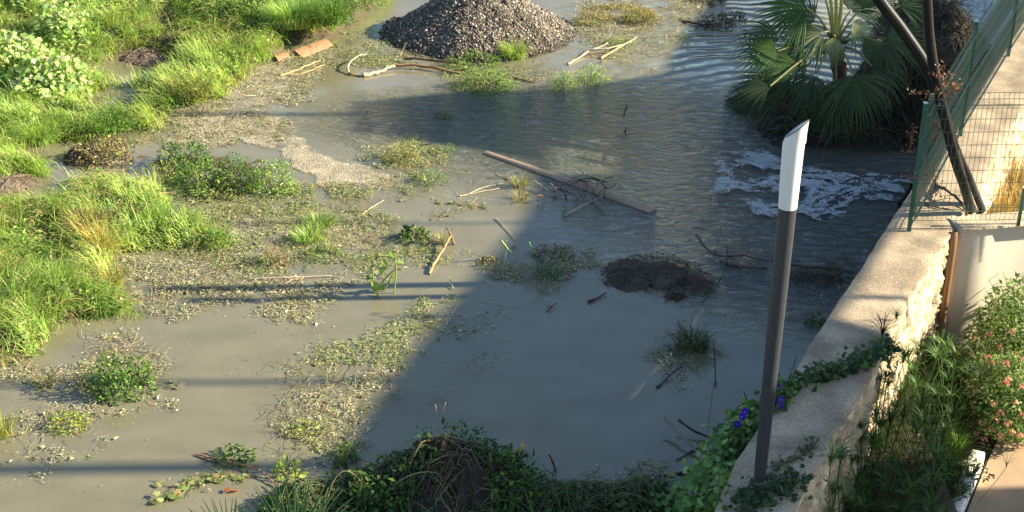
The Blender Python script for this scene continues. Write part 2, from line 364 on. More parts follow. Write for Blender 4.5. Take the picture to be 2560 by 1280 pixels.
def flakes(mb, p, s0, s1, cols, z=.004, zj=.02, tilt=.35):
    n = len(p)
    if not n: return
    Z = nrm(np.c_[R_.normal(0,tilt,(n,2)), np.ones(n)]); X = np.c_[rdir(n)[:,:2], np.zeros(n)]
    sc = R_.uniform(s0,s1,n)[:,None]*np.c_[np.ones(n), R_.uniform(.5,1.2,n), np.ones(n)]
    inst(mb, *FLAKE, np.c_[p, z+np.abs(R_.normal(0,zj,n))], X, Z, sc, pal(n, cols, .22))
def strands(mb, p, l0, l1, cols, w0=.003, z=.01, lift=.3):
    n = len(p)
    if not n: return
    th = R_.uniform(0,2*PI,n); D = np.c_[np.cos(th),np.sin(th),np.zeros(n)]
    up = nrm(np.c_[D[:,:2], np.abs(R_.normal(0,lift,n))]); D2 = nrm(np.c_[-D[:,1],D[:,0],R_.normal(0,.2,n)])
    L = R_.uniform(l0,l1,n); m = 5; t = np.linspace(0,1,m); bd = R_.normal(0,.4,n)
    C = np.c_[p, np.full(n,z)][:,None]+up[:,None]*(L[:,None]*t)[...,None]+D2[:,None]*(L[:,None]*bd[:,None]*t*t)[...,None]
    C[...,2] = np.abs(C[...,2]-z)*(1-.5*t)+z
    tubes(mb, C, np.repeat((w0*R_.uniform(.6,1.5,n))[:,None], m, 1)*np.linspace(1,.5,m), pal(n, cols, .2), 3)
SC = [ # polygon, density, threshold, palette
 ([(600,200),(690,150),(860,125),(830,190),(760,240),(690,285),(560,292),(440,292),(430,270),(560,250)], 2600,.46,SCUM),
 ([(700,110),(860,60),(1000,130),(1000,160),(860,170),(780,160),(700,200)],1100,.5,SCUMG),
 ([(430,295),(560,292),(700,300),(690,345),(560,365),(430,355)],3000,.43,SCUM),
 ([(260,240),(430,260),(440,350),(280,380),(150,380)],1200,.46,SCUMG),
 ([(450,505),(600,488),(860,478),(895,530),(965,570),(980,625),(850,645),(700,690),(560,655),(450,610)],2900,.44,SCUMG),
 ([(280,640),(560,640),(700,690),(590,742),(480,765),(400,800),(310,750),(270,700)],2900,.45,SCUM),
 ([(640,700),(825,688),(800,740),(770,812),(700,800),(628,782),(690,730)],2900,.42,SCUM),
 ([(1010,800),(1150,748),(1135,790),(1040,855),(950,905),(760,952),(668,942),(780,872),(920,838)],2800,.42,SCUMG),
 ([(760,960),(935,955),(900,1040),(720,1085),(700,1065)],2600,.44,SCUM),
 ([(700,1080),(870,1050),(900,1100),(850,1160),(690,1140)],2400,.45,SCUMG),
 ([(220,830),(350,828),(375,900),(395,1000),(250,1015),(180,965),(-30,985),(-30,935),(120,895),(200,880)],2600,.45,SCUM),
 ([(-20,1050),(130,1040),(220,1035),(235,1062),(60,1105),(-20,1100)],2600,.44,SCUM),
 ([(20,1110),(175,1160),(80,1172),(20,1150)],1800,.5,SCUM),
 ([(230,1015),(300,1020),(290,1060),(200,1130),(150,1100)],1300,.53,SCUM),
 ([(1190,640),(1430,625),(1450,700),(1350,735),(1220,705)],3800,.46,SCUM),
 ([(900,375),(990,345),(1130,370),(1110,420),(930,405)],2300,.44,SCUMG),
 ([(960,440),(1110,425),(1100,470),(1010,495),(930,470)],2000,.46,SCUMG),
 ([(860,120),(1150,175),(1360,180),(1330,212),(1180,235),(1110,190),(870,165)],1900,.46,SCUMG),
 ([(1400,110),(1500,90),(1740,80),(1650,200),(1520,150)],1000,.54,SCUMG),
 ([(1430,75),(1480,-60),(1800,-60),(1750,40),(1640,70),(1500,115)],1500,.46,SCUM),
 ([(1080,520),(1130,500),(1230,510),(1100,560)],700,.55,SCUMG),
 ([(370,1250),(450,1200),(590,1180),(600,1225),(450,1240)],1700,.5,SCUMG),
 ([(1480,1180),(1750,1150),(1790,1230),(1600,1290),(1450,1220)],3400,.47,SCUM),
 ([(1650,850),(1760,830),(1790,900),(1700,970),(1640,920)],3600,.48,SCUM),
 ([(1150,760),(1330,745),(1330,800),(1170,850),(1080,830)],900,.56,SCUM),
 ([(1010,1000),(1170,850),(1200,960),(1110,1010)],500,.58,SCUM),
 ([(880,1000),(960,980),(950,1080),(860,1170),(800,1120)],1500,.52,SCUM),
 ([(2290,-60),(2480,-60),(2440,60),(2330,60)],700,.55,BRN),
 ([(1990,680),(2130,650),(2090,760),(2020,800)],700,.5,BRN),
 ([(840,620),(1060,600),(1130,640),(1000,660),(880,720),(830,660)],1800,.48,SCUMG)]
mbf = MB(); mbs = MB()
for i, (pl, dn, th, cols) in enumerate(SC):
    p = scum_pts(expand(pl, 1.1), dn*2.0, th+.045+.04*R_.rand(), 4.5, i*3+1); flakes(mbf, p, .008, .032, cols)
    lf = scum_pts(pl, dn*.10, th, 4.5, i*3+1); n_=len(lf)
    if n_: inst(mbf,*LEAF,np.c_[lf,np.full(n_,.012)],rdir(n_,-.2,.2),nrm(R_.normal(0,.35,(n_,3))+[0,0,1]),R_.uniform(.03,.075,n_),pal(n_,cols+MGRN[:1],.2))
    # thin rim of loose bits
    q = scum_pts(expand(pl, 1.35), dn*.12, .5, 6, i+70); flakes(mbf, q, .008, .025, cols)
    s = scum_pts(pl, dn*.2, th-.02, 3, i+9); strands(mbs, s, .05, .22, cols+STRAW[:2], .0025)
p = scum_pts([(-40,20),(1300,400),(1150,700),(700,1290),(-60,1290)], 9, .3); flakes(mbf, p, .01,.03, SCUM, tilt=.1)
p = scum_pts([(2050,-40),(2480,-80),(2440,90),(2150,90)], 90, .3); flakes(mbf, p, .02,.06, BRN, tilt=.2)
p = scum_pts([(1100,700),(1750,600),(1850,1200),(1000,1180)], 5, .4); flakes(mbf, p, .008,.022, SCUM, tilt=.1)
tag(mbf.build('floating_scum', M_dry), 'drifts of loose floating leaf bits on the floodwater', 'scum', kind='stuff')
tag(mbs.build('floating_straw', M_dry), 'thin loose straw strewn through the floating scum', 'straw', kind='stuff')
# ------------------------------------------------ froth and foam as many small overlapping flecks of bubbles
def grain(name, poly, dens, thr, z, mat, cols, s0, s1, label, cat, crack=False, seed=1, soft=.3, zh=.0):
    pw = polyW(expand(poly,1.15)); lo, hi = pw.min(0), pw.max(0); c = pw.mean(0)
    cell=.03; a=np.arange(lo[0]-.3,hi[0]+.3,cell); b=np.arange(lo[1]-.3,hi[1]+.3,cell); X,Y=np.meshgrid(a,b)
    pin = polyW(poly); q=np.c_[X.ravel()+.8*(fbm(X.ravel()*2.4,Y.ravel()*2.4,seed)-.5)+.3*(fbm(X.ravel()*8,Y.ravel()*8,seed+3)-.5),Y.ravel()+.8*(fbm(X.ravel()*2.4,Y.ravel()*2.4,seed+7)-.5)+.3*(fbm(X.ravel()*8,Y.ravel()*8,seed+5)-.5)]
    ins=blur(inside(q,pin).astype(float).reshape(X.shape),5)
    P = R_.uniform(lo-.2,hi+.2,(int((hi-lo+.4).prod()*dens),2)); P = P[(P[:,0]>a[0])&(P[:,1]>b[0])]; x,y=P[:,0],P[:,1]
    iv = ins[np.clip(((y-b[0])/cell).astype(int),0,len(b)-1), np.clip(((x-a[0])/cell).astype(int),0,len(a)-1)]
    if crack:
        wx=x+.45*(fbm(x*1.7,y*1.7,3)-.5); wy=y+.45*(fbm(x*1.7,y*1.7,5)-.5); rg=lambda f,k,o=3: 1-np.abs(2*fbm(wx*f,wy*f*1.3,k,o)-1)*2.2
        v=.38*rg(2.3,21)+.34*rg(5.5,31)+.34*fbm(wx*14,wy*18,41)+.5*(fbm(x*1.3,y*1.3,4)-.5)+.02; v=v*iv**.5+(iv-1)*.35
    else: v=fbm(x*2.6,y*2.6,seed+2)*.45+fbm(x*9,y*9,seed+3)*.35+fbm(x*24,y*24,seed+4,2)*.2+(iv-.8)*.75
    pr=np.clip((v-thr)/soft,0,1)**1.3; P=P[R_.rand(len(P))<pr]; v=v; m=MB(); n=len(P)
    Z=nrm(np.c_[R_.normal(0,.22,(n,2)),np.ones(n)]); X_=np.c_[rdir(n)[:,:2],np.zeros(n)]; sc=R_.uniform(s0,s1,n)**1.0
    zz=z+R_.rand(n)*.010+zh*fbm(P[:,0]*5,P[:,1]*5,seed+8)
    inst(m,*FLAKE,np.c_[P,zz],X_,Z,sc[:,None]*np.c_[np.ones(n),R_.uniform(.7,1.3,n),np.ones(n)],pal(n,cols,.09)); return tag(m.build(name,mat),label,cat,kind='stuff')
FC_=[(.6,.54,.39),(.5,.44,.3),(.68,.62,.47),(.38,.33,.21)]
grain('froth', [(430,300),(560,290),(700,300),(690,345),(770,366),(850,400),(970,430),(930,472),(800,465),(745,440),(705,372),(560,362),(430,352)], 70000,.34,.004,M_froth,FC_,.005,.016,'thick beige froth drifted between the weed clumps','froth')
grain('froth', [(560,560),(720,515),(960,570),(880,625),(640,670)], 34000,.47,.004,M_froth,FC_,.005,.015,'thin beige froth among floating straw near the middle clumps','froth',seed=5)
grain('froth', [(905,375),(960,348),(1020,356),(960,398)], 40000,.38,.004,M_froth,FC_,.005,.015,'small beige froth patch beside the isolated yellow weed','froth',seed=8)
grain('froth', [(560,190),(690,150),(760,200),(690,262),(560,275),(450,285)], 45000,.40,.004,M_froth,FC_,.005,.015,'beige froth rim along the foot of the upper bank','froth',seed=14)
grain('foam', [(1770,400),(1850,380),(1960,400),(2040,430),(2160,430),(2300,460),(2260,492),(2160,512),(2060,562),(1960,556),(1850,525),(1780,470)], 52000,.36,.003,M_foam,[(.66,.69,.69),(.5,.54,.55),(.78,.8,.79)],.006,.022,'white churned foam where water boils up beside the wall','foam',True,seed=3,soft=.62,zh=.07)
# ================================================= retaining wall
def resamp(P, n):
    d = np.r_[0, np.cumsum(np.linalg.norm(np.diff(P,axis=0),axis=1))]; d/=d[-1]; t = np.linspace(0,1,n)
    return np.stack([np.interp(t,d,P[:,i]) for i in range(3)],1)
NW = 420; Lr = resamp(LW,NW); Rr = resamp(RW,NW)
jl = .012*(fbm(np.arange(NW)*.22,np.zeros(NW),5)-.5)*2; jr = .045*(fbm(np.arange(NW)*.5,np.zeros(NW),6)-.5)*2
Lr[:,0] += jl; Rr[:,0] += jr
wall = thing('retaining_wall', 'thick weathered retaining wall with concrete top and rough stone face holding back the floodwater', 'wall', (3.5,13,0))
mb = MB(); m = 12; t = np.linspace(0,1,m)
top = Lr[:,None]*(1-t)[None,:,None]+Rr[:,None]*t[None,:,None]
top[...,2] += .014*(fbm(top[...,0]*4,top[...,1]*4,3)-.5)*2; top[:,0,2]-=.015; top[:,-1,2]-=.02
ii = np.arange(NW*m).reshape(NW,m); gf = lambda ii: np.stack([ii[:-1,:-1],ii[:-1,1:],ii[1:,1:],ii[1:,:-1]],-1).reshape(-1,4)
tx, ty = top[...,0].ravel(), top[...,1].ravel()
cc = np.array([(.38,.305,.205)])*(1+.35*(fbm(tx*1.8,ty*1.8,77)[:,None]-.5)); lich = np.clip((fbm(tx*5,ty*5,91)-.6)*6,0,1)[:,None]*np.clip((12.6-ty)/1.5,0,1)[:,None]
cc = cc*(1-.5*lich)+np.array([.12,.12,.09])*.5*lich
mb.add(top.reshape(-1,3), gf(ii), cc); mb.build('concrete_top', M_conc, wall, True)
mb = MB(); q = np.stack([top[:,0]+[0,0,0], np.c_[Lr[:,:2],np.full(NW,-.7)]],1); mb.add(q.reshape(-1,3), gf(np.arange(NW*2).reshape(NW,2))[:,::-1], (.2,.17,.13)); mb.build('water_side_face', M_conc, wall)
mb = MB(); K = 46; s = np.linspace(0,1,K); zz = (ZT-.02)*(1-s)+(-.75)*s
base = np.repeat(top[:,-1][:,None],K,1).copy(); base[...,2] = np.minimum(zz[None], top[:,-1,2][:,None]); ar = np.cumsum(np.r_[0,np.linalg.norm(np.diff(Rr,axis=0),axis=1)])
A, Z2 = np.meshgrid(ar, zz, indexing='ij'); d1,d2 = worley(A*5.5+.4*fbm(A*5,Z2*5,1), Z2*6.0+.2*fbm(A*5,Z2*5,4), 2)
disp = np.clip((d2-d1)*4,0,1)*.04+.11*(fbm(A*9,Z2*9,5)-.5)-.03; disp *= np.clip((s*8),0,1)[None]
base[...,0] += disp*.9; base[...,1] -= disp*.44
stc = pal(1,[(.5,.4,.26)],0)*(1+.5*(_h(np.floor(A*5.5),np.floor(Z2*6.),1)-.5)[...,None])*np.clip(.45+(d2-d1)*4,.45,1)[...,None]
mb.add(base.reshape(-1,3), gf(np.arange(NW*K).reshape(NW,K)), stc.reshape(-1,3)); mb.build('stone_face', M_stone, wall, True)
# garden side ground and paving
mb = MB(); mb.add([(1.2,5,ZG),(40,5,ZG),(40,40,ZG),(1.2,40,ZG)],[(0,1,2,3)],(.11,.08,.05))
g = W(1990,1280,ZG)
# keep the garden soil to the right of the wall
mb = MB(); q = np.stack([np.c_[Rr[:,:2]-[.15,0],np.full(NW,ZG)], np.c_[Rr[:,0]+22,Rr[:,1],np.full(NW,ZG)]],1); mb.add(q.reshape(-1,3), gf(np.arange(NW*2).reshape(NW,2)), (.05,.04,.025))
tag(mb.build('garden_soil', M_ground), kind='structure')
k0, k1, k2 = W(2325,1440,ZG), W(2378,1300,ZG), W(2440,1165,ZG)
mb = MB(); kd = nrm(k2-k1); k3 = k2+kd*1.0; mb.add([k0+[.1,0,.02],k2+[.1,0,.02],k3+[.1,0,.02],k3+[6,0,.02],k0+[6,0,.02]],[(4,3,2,1,0)],(.36,.26,.16))
tag(mb.build('pavement', M_pave), 'sandy brown pavement at the bottom right', 'pavement', kind='structure')
def boxalong(mb, a, b, wd, h, z0, col, bev=.01):
    a=np.array(a,float);b=np.array(b,float); d=nrm(b-a); nn=np.array([d[1],-d[0],0]); out=[]
    prof=[(-wd/2,z0),(-wd/2,z0+h-bev),(-wd/2+bev,z0+h),(wd/2-bev,z0+h),(wd/2,z0+h-bev),(wd/2,z0)]
    v=[np.array([p[0],p[1],0])+nn*u+[0,0,zz] for p in (a,b) for u,zz in prof]; n=6
    mb.add(v,[(i,i+1,i+7,i+6) for i in range(5)],col); mb.add([v[i] for i in range(6)],[(5,4,3,2,1,0)],col); mb.add([v[6+i] for i in range(6)],[(0,1,2,3,4,5)],col)
mb = MB(); boxalong(mb, k0, k2, .13, .18, ZG, (.78,.74,.66)); tag(mb.build('planter_kerb', M_plaster), 'white painted kerb edging the flower bed beside the pavement', 'kerb')
# ================================================= cream side wall
sw = thing('garden_wall', 'smooth cream rendered garden wall meeting the stone wall below the mesh fence', 'wall', W(2480,560,ZT))
zt2 = ZT+.02
F0, F1, F2 = W(2398,567,zt2), W(2484,561,zt2), W(2700,548,zt2); F0=F0-[0,.03,0]; F2=F2+[0,.05,0]; F1=F0+(F2-F0)*.285
F1b = F1+np.array([.055,.05,0]); F2b = F2+[0,.045,0]
path = [F0+[-.05,.25,0], F0+[0,.03,0], F0+[.03,0,0], F1, F1b, F2b]
mb = MB(); pp = np.array(path); zs = [zt2-.012, zt2-.14, ZT-.8, -.7]
q = np.stack([np.c_[pp[:,:2], np.full(len(pp),z)] for z in zs],1); mb.add(q.reshape(-1,3), gf(np.arange(len(pp)*4).reshape(-1,4)), (.52,.47,.38)); mb.build('rendered_face', M_plaster, sw)
mb = MB(); back = np.array([F0+[-.05,.25,0],F0+[0,.28,0],F0+[.03,.28,0],F1+[0,.27,0],F1b+[0,.18,0],F2b+[0,.18,0]]); 
fr = pp.copy(); fr[3]=F1; fr[4]=F1+(F2-F0)*.05; fr[5]=F2; fr[1:,1]-=.035; back[4]=back[4]+[0,.06,0]; q = np.stack([fr+[0,0,-.03],fr+[0,0,0],back+[0,0,.0]],1); mb.add(q.reshape(-1,3), gf(np.arange(len(pp)*3).reshape(-1,3))[:,::-1], (.55,.45,.30)); mb.build('coping', M_conc, sw)
mb = MB(); sel=Rr[(Rr[:,1]>F0[1]+.2)]; q=np.stack([np.c_[sel[:,:2]-[.1,0],np.full(len(sel),-.45)],np.c_[sel[:,0]+9,sel[:,1],np.full(len(sel),-.5)]],1); mb.add(q.reshape(-1,3),gf(np.arange(len(sel)*2).reshape(-1,2)),(.3,.23,.13)); tag(mb.build('garden_bank', M_ground), kind='structure')
mb = MB(); dp = [F0+[-.07,-.03,-.03], F0+[-.075,-.07,-.12], F0+[-.075,-.075,-.5], F0+[-.075,-.075,-1.5]]
tubes(mb, [spline(dp,12)], [[.045]*12], (.20,.105,.05), 12); dpo = mb.build('drainpipe', M_pole, None, True); tag(dpo,'rust brown downpipe in the corner between stone wall and cream wall','pipe')
# ================================================= lamp post
pb = W(1897,1212,ZT); tip = V(1990,318,pb[1]); sm = V(1969,518,pb[1])
ax = nrm(tip-pb)
lamp = thing('lamp_post', 'slim dark grey garden lamp post with white slant-cut tube standing on the wall', 'lamp', pb)
def rp(px_w, px, py): 
    p = V(px,py,pb[1]); return px_w/2*(p[1]*cp+(CAMZ-p[2])*sp_)/FPX
def ring(c, r, n=40, zoff=None, ys_=.42):
    a = np.arange(n)*2*PI/n; v = np.c_[c[0]+r*np.cos(a), c[1]+r*np.sin(a), np.full(n,c[2])]
    if zoff is not None: v[:,2] += zoff*np.cos(a) - abs(zoff)*ys_*np.sin(a)
    return v
def rings(mb, RR, col, cap0=False, cap1=False):
    n = len(RR[0]); v = np.concatenate(RR); q=[]
    for i in range(len(RR)-1):
        for j in range(n): q.append((i*n+j,i*n+(j+1)%n,(i+1)*n+(j+1)%n,(i+1)*n+j))
    mb.add(v,q,col)
    for c,idx in ((cap0,0),(cap1,-1)):
        if c: 
            r=RR[idx]; mb.add(np.vstack([r,r.mean(0)]),[(j,(j+1)%n,n) for j in range(n)],col)
wp = [(1212,29),(1186,30),(1018,35),(833,40.5),(700,43.5),(520,45)]
RR = []
for py_, wpx in wp:
    px_ = 1897+(1969-1897)*(1212-py_)/(1212-518); p = V(px_,py_,pb[1]); RR.append(ring(p, rp(wpx,px_,py_)))
mb = MB(); rings(mb, RR, (.038,.042,.048), False, True); mb.build('pole', M_pole, lamp, True)
mb = MB(); r0 = RR[0][0,0]-pb[0]; rings(mb,[ring(pb+[0,0,.0],r0*1.25),ring(pb+[0,0,.035],r0*1.25),ring(pb+[0,0,.045],r0*1.05)],(.12,.12,.12),False,True); mb.build('base_flange', M_pole, lamp, True)
c0 = sm; c1 = V(1975,450,pb[1]); c2 = V(1984,360,pb[1]); c3=V(1991,322,pb[1])
ra, rb_, rc = rp(47,1969,515), rp(51,1975,450), rp(55,1985,360); zo = (V(2020,300,pb[1])[2]-V(1966,343,pb[1])[2])/2
cm = (V(2020,300,pb[1])+V(1966,343,pb[1]))/2; cm[1]=pb[1]
mb = MB(); RT=[ring(c0,ra),ring(c1,rb_),ring(c2,rc),ring(cm,rc,zoff=zo)]; rings(mb,RT,(.8,.8,.8))
inn = [ring(cm,rc*.93,zoff=zo*.93), ring(cm-[0.0,0,.10],rc*.9,zoff=0)]; rings(mb,[RT[-1]]+inn,(.8,.8,.8),False,True)
mb.build('light_tube', M_opal, lamp, True)
mb = MB(); tr = ring(cm+[0,0,.003],rc*1.005,zoff=zo); tr=np.vstack([tr,tr[:1]]); tubes(mb,[tr],[[.0035]*len(tr)],(.04,.05,.05),6); mb.build('rim', M_pole, lamp)
# ================================================= fences
GREEN = (.015,.085,.045); GREENL=(.065,.135,.095)
def post(parent, foot, topz, w_=.03):
    mb=MB(); f=np.array(foot); boxalong(mb,f-[w_/2,0,0],f+[w_/2,0,0],w_,topz-f[2],f[2],GREEN,.004); mb.build('post',M_green,parent)
    mb=MB(); boxalong(mb,f-[w_*.62,0,0],f+[w_*.62,0,0],w_*1.25,.012,topz,(.55,.6,.55),.003); mb.build('post_cap',M_green,parent)
A_ = W(2272,578,ZT); topA = V(2313,258,A_[1])[2]
def panel(mb, a, b, z0, z1, folds, pitch=.05, vr=.0026, hr=.003, hz=None, off=.035):
    a=np.array(a,float); b=np.array(b,float); Ln=np.linalg.norm((b-a)[:2]); d=(b-a)/Ln; nn=np.array([d[1],-d[0],0])
    n=int(Ln/pitch)+1; zs=[z0]; os_=[0]
    for z in folds: zs+= [z-.05,z,z+.05]; os_+=[0,off,0]
    zs.append(z1); os_.append(0)
    s=np.arange(n)*pitch; base=a[None]+d[None]*s[:,None]
    C=np.repeat(base[:,None],len(zs),1); C[...,2]=np.array(zs)[None]+(base[:,2]-a[2])[:,None]; C=C+nn[None,None]*np.array(os_)[None,:,None]
    tubes(mb,C,np.full(C.shape[:2],vr),pal(n,[GREENL],.08),4)
    hs=list(hz) if hz is not None else list(np.arange(z0+.02,z1,.2))
    for z in folds: hs+=[z-.05,z+.05]
    for z in hs:
        C=np.array([a+[0,0,z-a[2]],b+[0,0,z-a[2]]]); C=np.stack([C[0],(C[0]+C[1])/2,C[1]])[None]; tubes(mb,C,np.full((1,3),hr),GREENL,4)
    for z in folds:
        C=np.array([a+nn*off+[0,0,z-a[2]],(a+b)/2+nn*off+[0,0,z-a[2]],b+nn*off+[0,0,z-a[2]]])[None]; tubes(mb,C,np.full((1,3),hr*1.2),GREENL,4)
Fn = thing('mesh_fence','near panel of green welded mesh fence standing across the wall on one green post','fence',A_,'green mesh fence panels along the wall')
post(Fn,A_,topA,.036)
Bx = W(2700,556,ZT); ya=A_+[.04,.06,0]; zb=V(2290,552,ya[1])[2]; zt_=V(2305,233,ya[1])[2]
mb=MB(); panel(mb,ya,np.array([Bx[0],ya[1]+.05,ZT]),zb,zt_,[zb+.12,zt_-.12] ,.052,.0022,.003,hz=np.linspace(zb,zt_,11)); mb.build('mesh_panel',M_green,Fn)
post(Fn, np.array([V(2556,540,ya[1])[0],ya[1]+.08,ZT]), V(2560,478,ya[1])[2], .03)
for zc in (zb+.06,zb+.95*(zt_-zb)*.5,zt_-.1):
    mb=MB()
    for k in range(5):
        c=A_+[.035,.0,0]; C=np.array([c+[0,0,zc-ZT+k*.022],c+[.03,.03,zc-ZT+.015+k*.022],c+[.06,.05,zc-ZT+k*.022]])[None]; tubes(mb,C,np.full((1,3),.004),GREENL,4)
    mb.build('wire_clip',M_green,Fn)
FB = W(2400,340,ZT); FC = W(2520,140,ZT); FD=W(2650,-60,ZT)
lab = ['second green mesh fence panel running up the wall edge behind the black pipes','third panel of green mesh fence beyond the white-capped second post','far panel of green mesh fence leaving the picture at the top right']
for i,(a,b) in enumerate(((A_+[.03,.03,0],FB),(FB,FC),(FC,FD))):
    ff = thing('mesh_fence',lab[i],'fence',a,'green mesh fence panels along the wall'); mb=MB(); hgt=topA-ZT
    panel(mb,a,b,ZT+.04,ZT+hgt*.97,[ZT+.14,ZT+hgt*.5,ZT+hgt*.9],.05,.0032,.0034); mb.build('mesh_panel',M_green,ff)
    if i: post(ff,a,ZT+hgt,.04)
# ================================================= black pipes
def pipe(name,pts,wpx,label,cat,grp=None,col=(.012,.012,.012)):
    P3=np.array([V(*q) for q in pts]); r=wpx/2*(P3[len(P3)//2][1]*cp+(CAMZ-P3[len(P3)//2][2])*sp_)/FPX
    mb=MB(); C=spline(P3,40); tubes(mb,[C],[[r]*40],col,14); return tag(mb.build(name,M_pipe,None,True),label,cat,grp)
pipe('drain_hose',[(2150,-90,15.0),(2195,-5,15.0),(2255,75,15.05),(2318,170,15.08),(2352,260,15.1),(2385,370,15.15),(2420,450,15.2),(2452,528,15.2)],29,'thick black pipe that leans in from the upper left and crosses behind the other','pipe')
pipe('drain_hose',[(2310,-90,14.75),(2317,0,14.75),(2323,90,14.78),(2338,190,14.8),(2360,290,14.85),(2388,400,14.88),(2412,470,14.92),(2428,528,14.95)],25,'black pipe that drops almost straight down in front of the other to the wall','pipe')
pipe('cane',[(2395,375,15.0),(2412,440,15.02),(2432,500,15.04),(2443,526,15.05)],6,'thin pale cane leaning between the two black pipes on the wall','cane',col=(.42,.36,.25))
# ================================================= generic plants, mounds, sticks
def mound_mb(mb,c,rx,ry,h,cols,seed=0,n=46,rough=.3,pw=1.3):
    a=np.linspace(-1.15,1.15,n); X,Y=np.meshgrid(a,a); r=np.hypot(X,Y)
    x=c[0]+X*rx; y=c[1]+Y*ry; r=r*(1+1.1*(fbm(X/(r+.15)*1.3+seed,Y/(r+.15)*1.3,seed+1)-.5)); nz=fbm(x*5,y*5,seed); z=c[2]+h*np.clip(1-r**pw,-.3,1)*(1+rough*2*(nz-.5))+h*rough*.5*(fbm(x*14,y*14,seed+3)-.5)
    ii=np.arange(n*n).reshape(n,n); k=(r+.9*(fbm(x*4,y*4,seed+9)-.5)<1.0).ravel(); f=gf(ii); f=f[k[f].all(1)]
    cc=pal(1,cols,0)*(1+.7*(fbm(x.ravel()*9,y.ravel()*9,seed+5)[:,None]-.5)); mb.add(np.stack([x,y,z],-1).reshape(-1,3),f,cc)
def tangle(mb,c,rx,ry,h,n,l0,l1,r0,cols,lift=.25,pw=1.5,k=4):
    """curved twigs lying over a mound"""
    t0=R_.uniform(0,2*PI,n); q=np.sqrt(R_.rand(n)); p=np.c_[c[0]+rx*q*np.cos(t0),c[1]+ry*q*np.sin(t0)]
    th=R_.uniform(0,2*PI,n); L=R_.uniform(l0,l1,n); m=8; s=np.linspace(-.5,.5,m); cv=R_.normal(0,.5,n)
    dx=np.cos(th)[:,None]*s*L[:,None]-np.sin(th)[:,None]*(s**2)*L[:,None]*cv[:,None]; dy=np.sin(th)[:,None]*s*L[:,None]+np.cos(th)[:,None]*(s**2)*L[:,None]*cv[:,None]
    X=p[:,:1]+dx; Y=p[:,1:]+dy; rr=np.hypot((X-c[0])/rx,(Y-c[1])/ry); Z=c[2]+h*np.clip(1-rr**pw,-.02,1)+.01+np.abs(R_.normal(0,lift*.25,n))[:,None]*(1-4*s**2)*h
    Z+= R_.uniform(0,.04,n)[:,None]
    tubes(mb,np.stack([X,Y,Z],-1),(r0*R_.uniform(.5,1.6,n))[:,None]*np.linspace(1.1,.6,m),pal(n,cols,.2),k)
def bush_leaves(mb,c,rx,ry,h,n,s0,s1,cols,tmpl=LEAF,shell=.45,up=.6,sd=3,gap=.4,fr=3.0):
    d=rdir(int(max(n,8)*2.2),-.15,1); q=1-shell*R_.rand(len(d))**1.5
    P=np.c_[c[0]+rx*d[:,0]*q,c[1]+ry*d[:,1]*q,c[2]+h*np.maximum(d[:,2],0)*q]
    nz=fbm(P[:,0]*fr+P[:,2]*2.1,P[:,1]*fr-P[:,2]*1.7,sd); bulge=(.8+.45*nz)[:,None]; P=c+(P-c)*bulge
    n=max(n,8); kk=(nz>gap*.9) if (nz>gap*.9).sum()>4 else nz>-1; P=P[kk][:n]; d=d[kk][:n]; m=len(P)
    Z=nrm(d+[0,0,up]+R_.normal(0,.35,(m,3))); X=nrm(d*.6+R_.normal(0,.6,(m,3))+[0,0,-.2])
    P[:,2]=np.maximum(P[:,2],.01+c[2]); inst(mb,*tmpl,P,X,Z,R_.uniform(s0,s1,m),pal(m,cols,.18))
def stems_mb(mb,c,r,h,n,cols,r0=.004,spread=1.):
    th=R_.uniform(0,2*PI,n); q=R_.uniform(.2,1,n)*spread; m=6; t=np.linspace(0,1,m)
    P0=np.c_[c[0]+.25*r*np.cos(th),c[1]+.25*r*np.sin(th),np.full(n,c[2]-.02)]; hh=h*R_.uniform(.5,1.05,n)
    C=P0[:,None]+np.stack([np.cos(th)[:,None]*r*q[:,None]*t**1.3*.8,np.sin(th)[:,None]*r*q[:,None]*t**1.3*.8,hh[:,None]*np.sin(t*1.35)],-1)
    tubes(mb,C,np.full((n,1),r0)*np.linspace(1.2,.5,m),pal(n,cols,.15),4); return C
def weed(px,py,wpx,hpx,style,label,cat='weed clump',name='weed_clump',grp=None,cols=MGRN,dens=1.,leaf=(.025,.06),aspect=.8,z=0.,dirn=None):
    """px,py = foot of the clump in the picture, sizes in picture pixels"""
    s=PM(px,py,z); c=W(px,py,z); rx=wpx/2/s; ry=rx*aspect; h=hpx/s*.95; c[1]+=ry*.4
    t=thing(name,label,cat,c,grp)
    sm_=MB(); ns=int(6+20*rx*2); stems_mb(sm_,c,rx,h,ns,[(.18,.22,.07),(.25,.24,.1)],.0045); sm_.build('stem',M_wood,t)
    fb=MB(); area=rx*ry*PI+h*rx*3
    if style in('leafy','mixed'):
        bush_leaves(fb,c,rx,ry,h,int(dens*950*area*(.035/np.mean(leaf))**1.2),leaf[0],leaf[1],cols,gap=.4,sd=R_.randint(99),fr=5)
    if style in('grassy','mixed','sprig'):
        n=max(12,int(dens*(1500 if style=='grassy' else 650)*area)); a=R_.uniform(0,2*PI,n); q=np.sqrt(R_.rand(n)); P=np.c_[c[0]+rx*.8*q*np.cos(a),c[1]+ry*.8*q*np.sin(a),np.full(n,c[2])]
        D=np.c_[np.cos(a),np.sin(a),np.zeros(n)]+R_.normal(0,.6,(n,3))*[1,1,0]
        if dirn is not None: D=D*.5+np.array([dirn[0],dirn[1],0])
        blades(fb,P,D,h*R_.uniform(.7,1.5,n),R_.uniform(.005,.011,n),np.clip(R_.normal(1.5,.5,n),.1,2.6),pal(n,cols,.2),4)
    fb.build('leaves' if style=='leafy' else 'blades',M_leaf if style=='leafy' else M_grass,t); return t,c,rx,ry,h
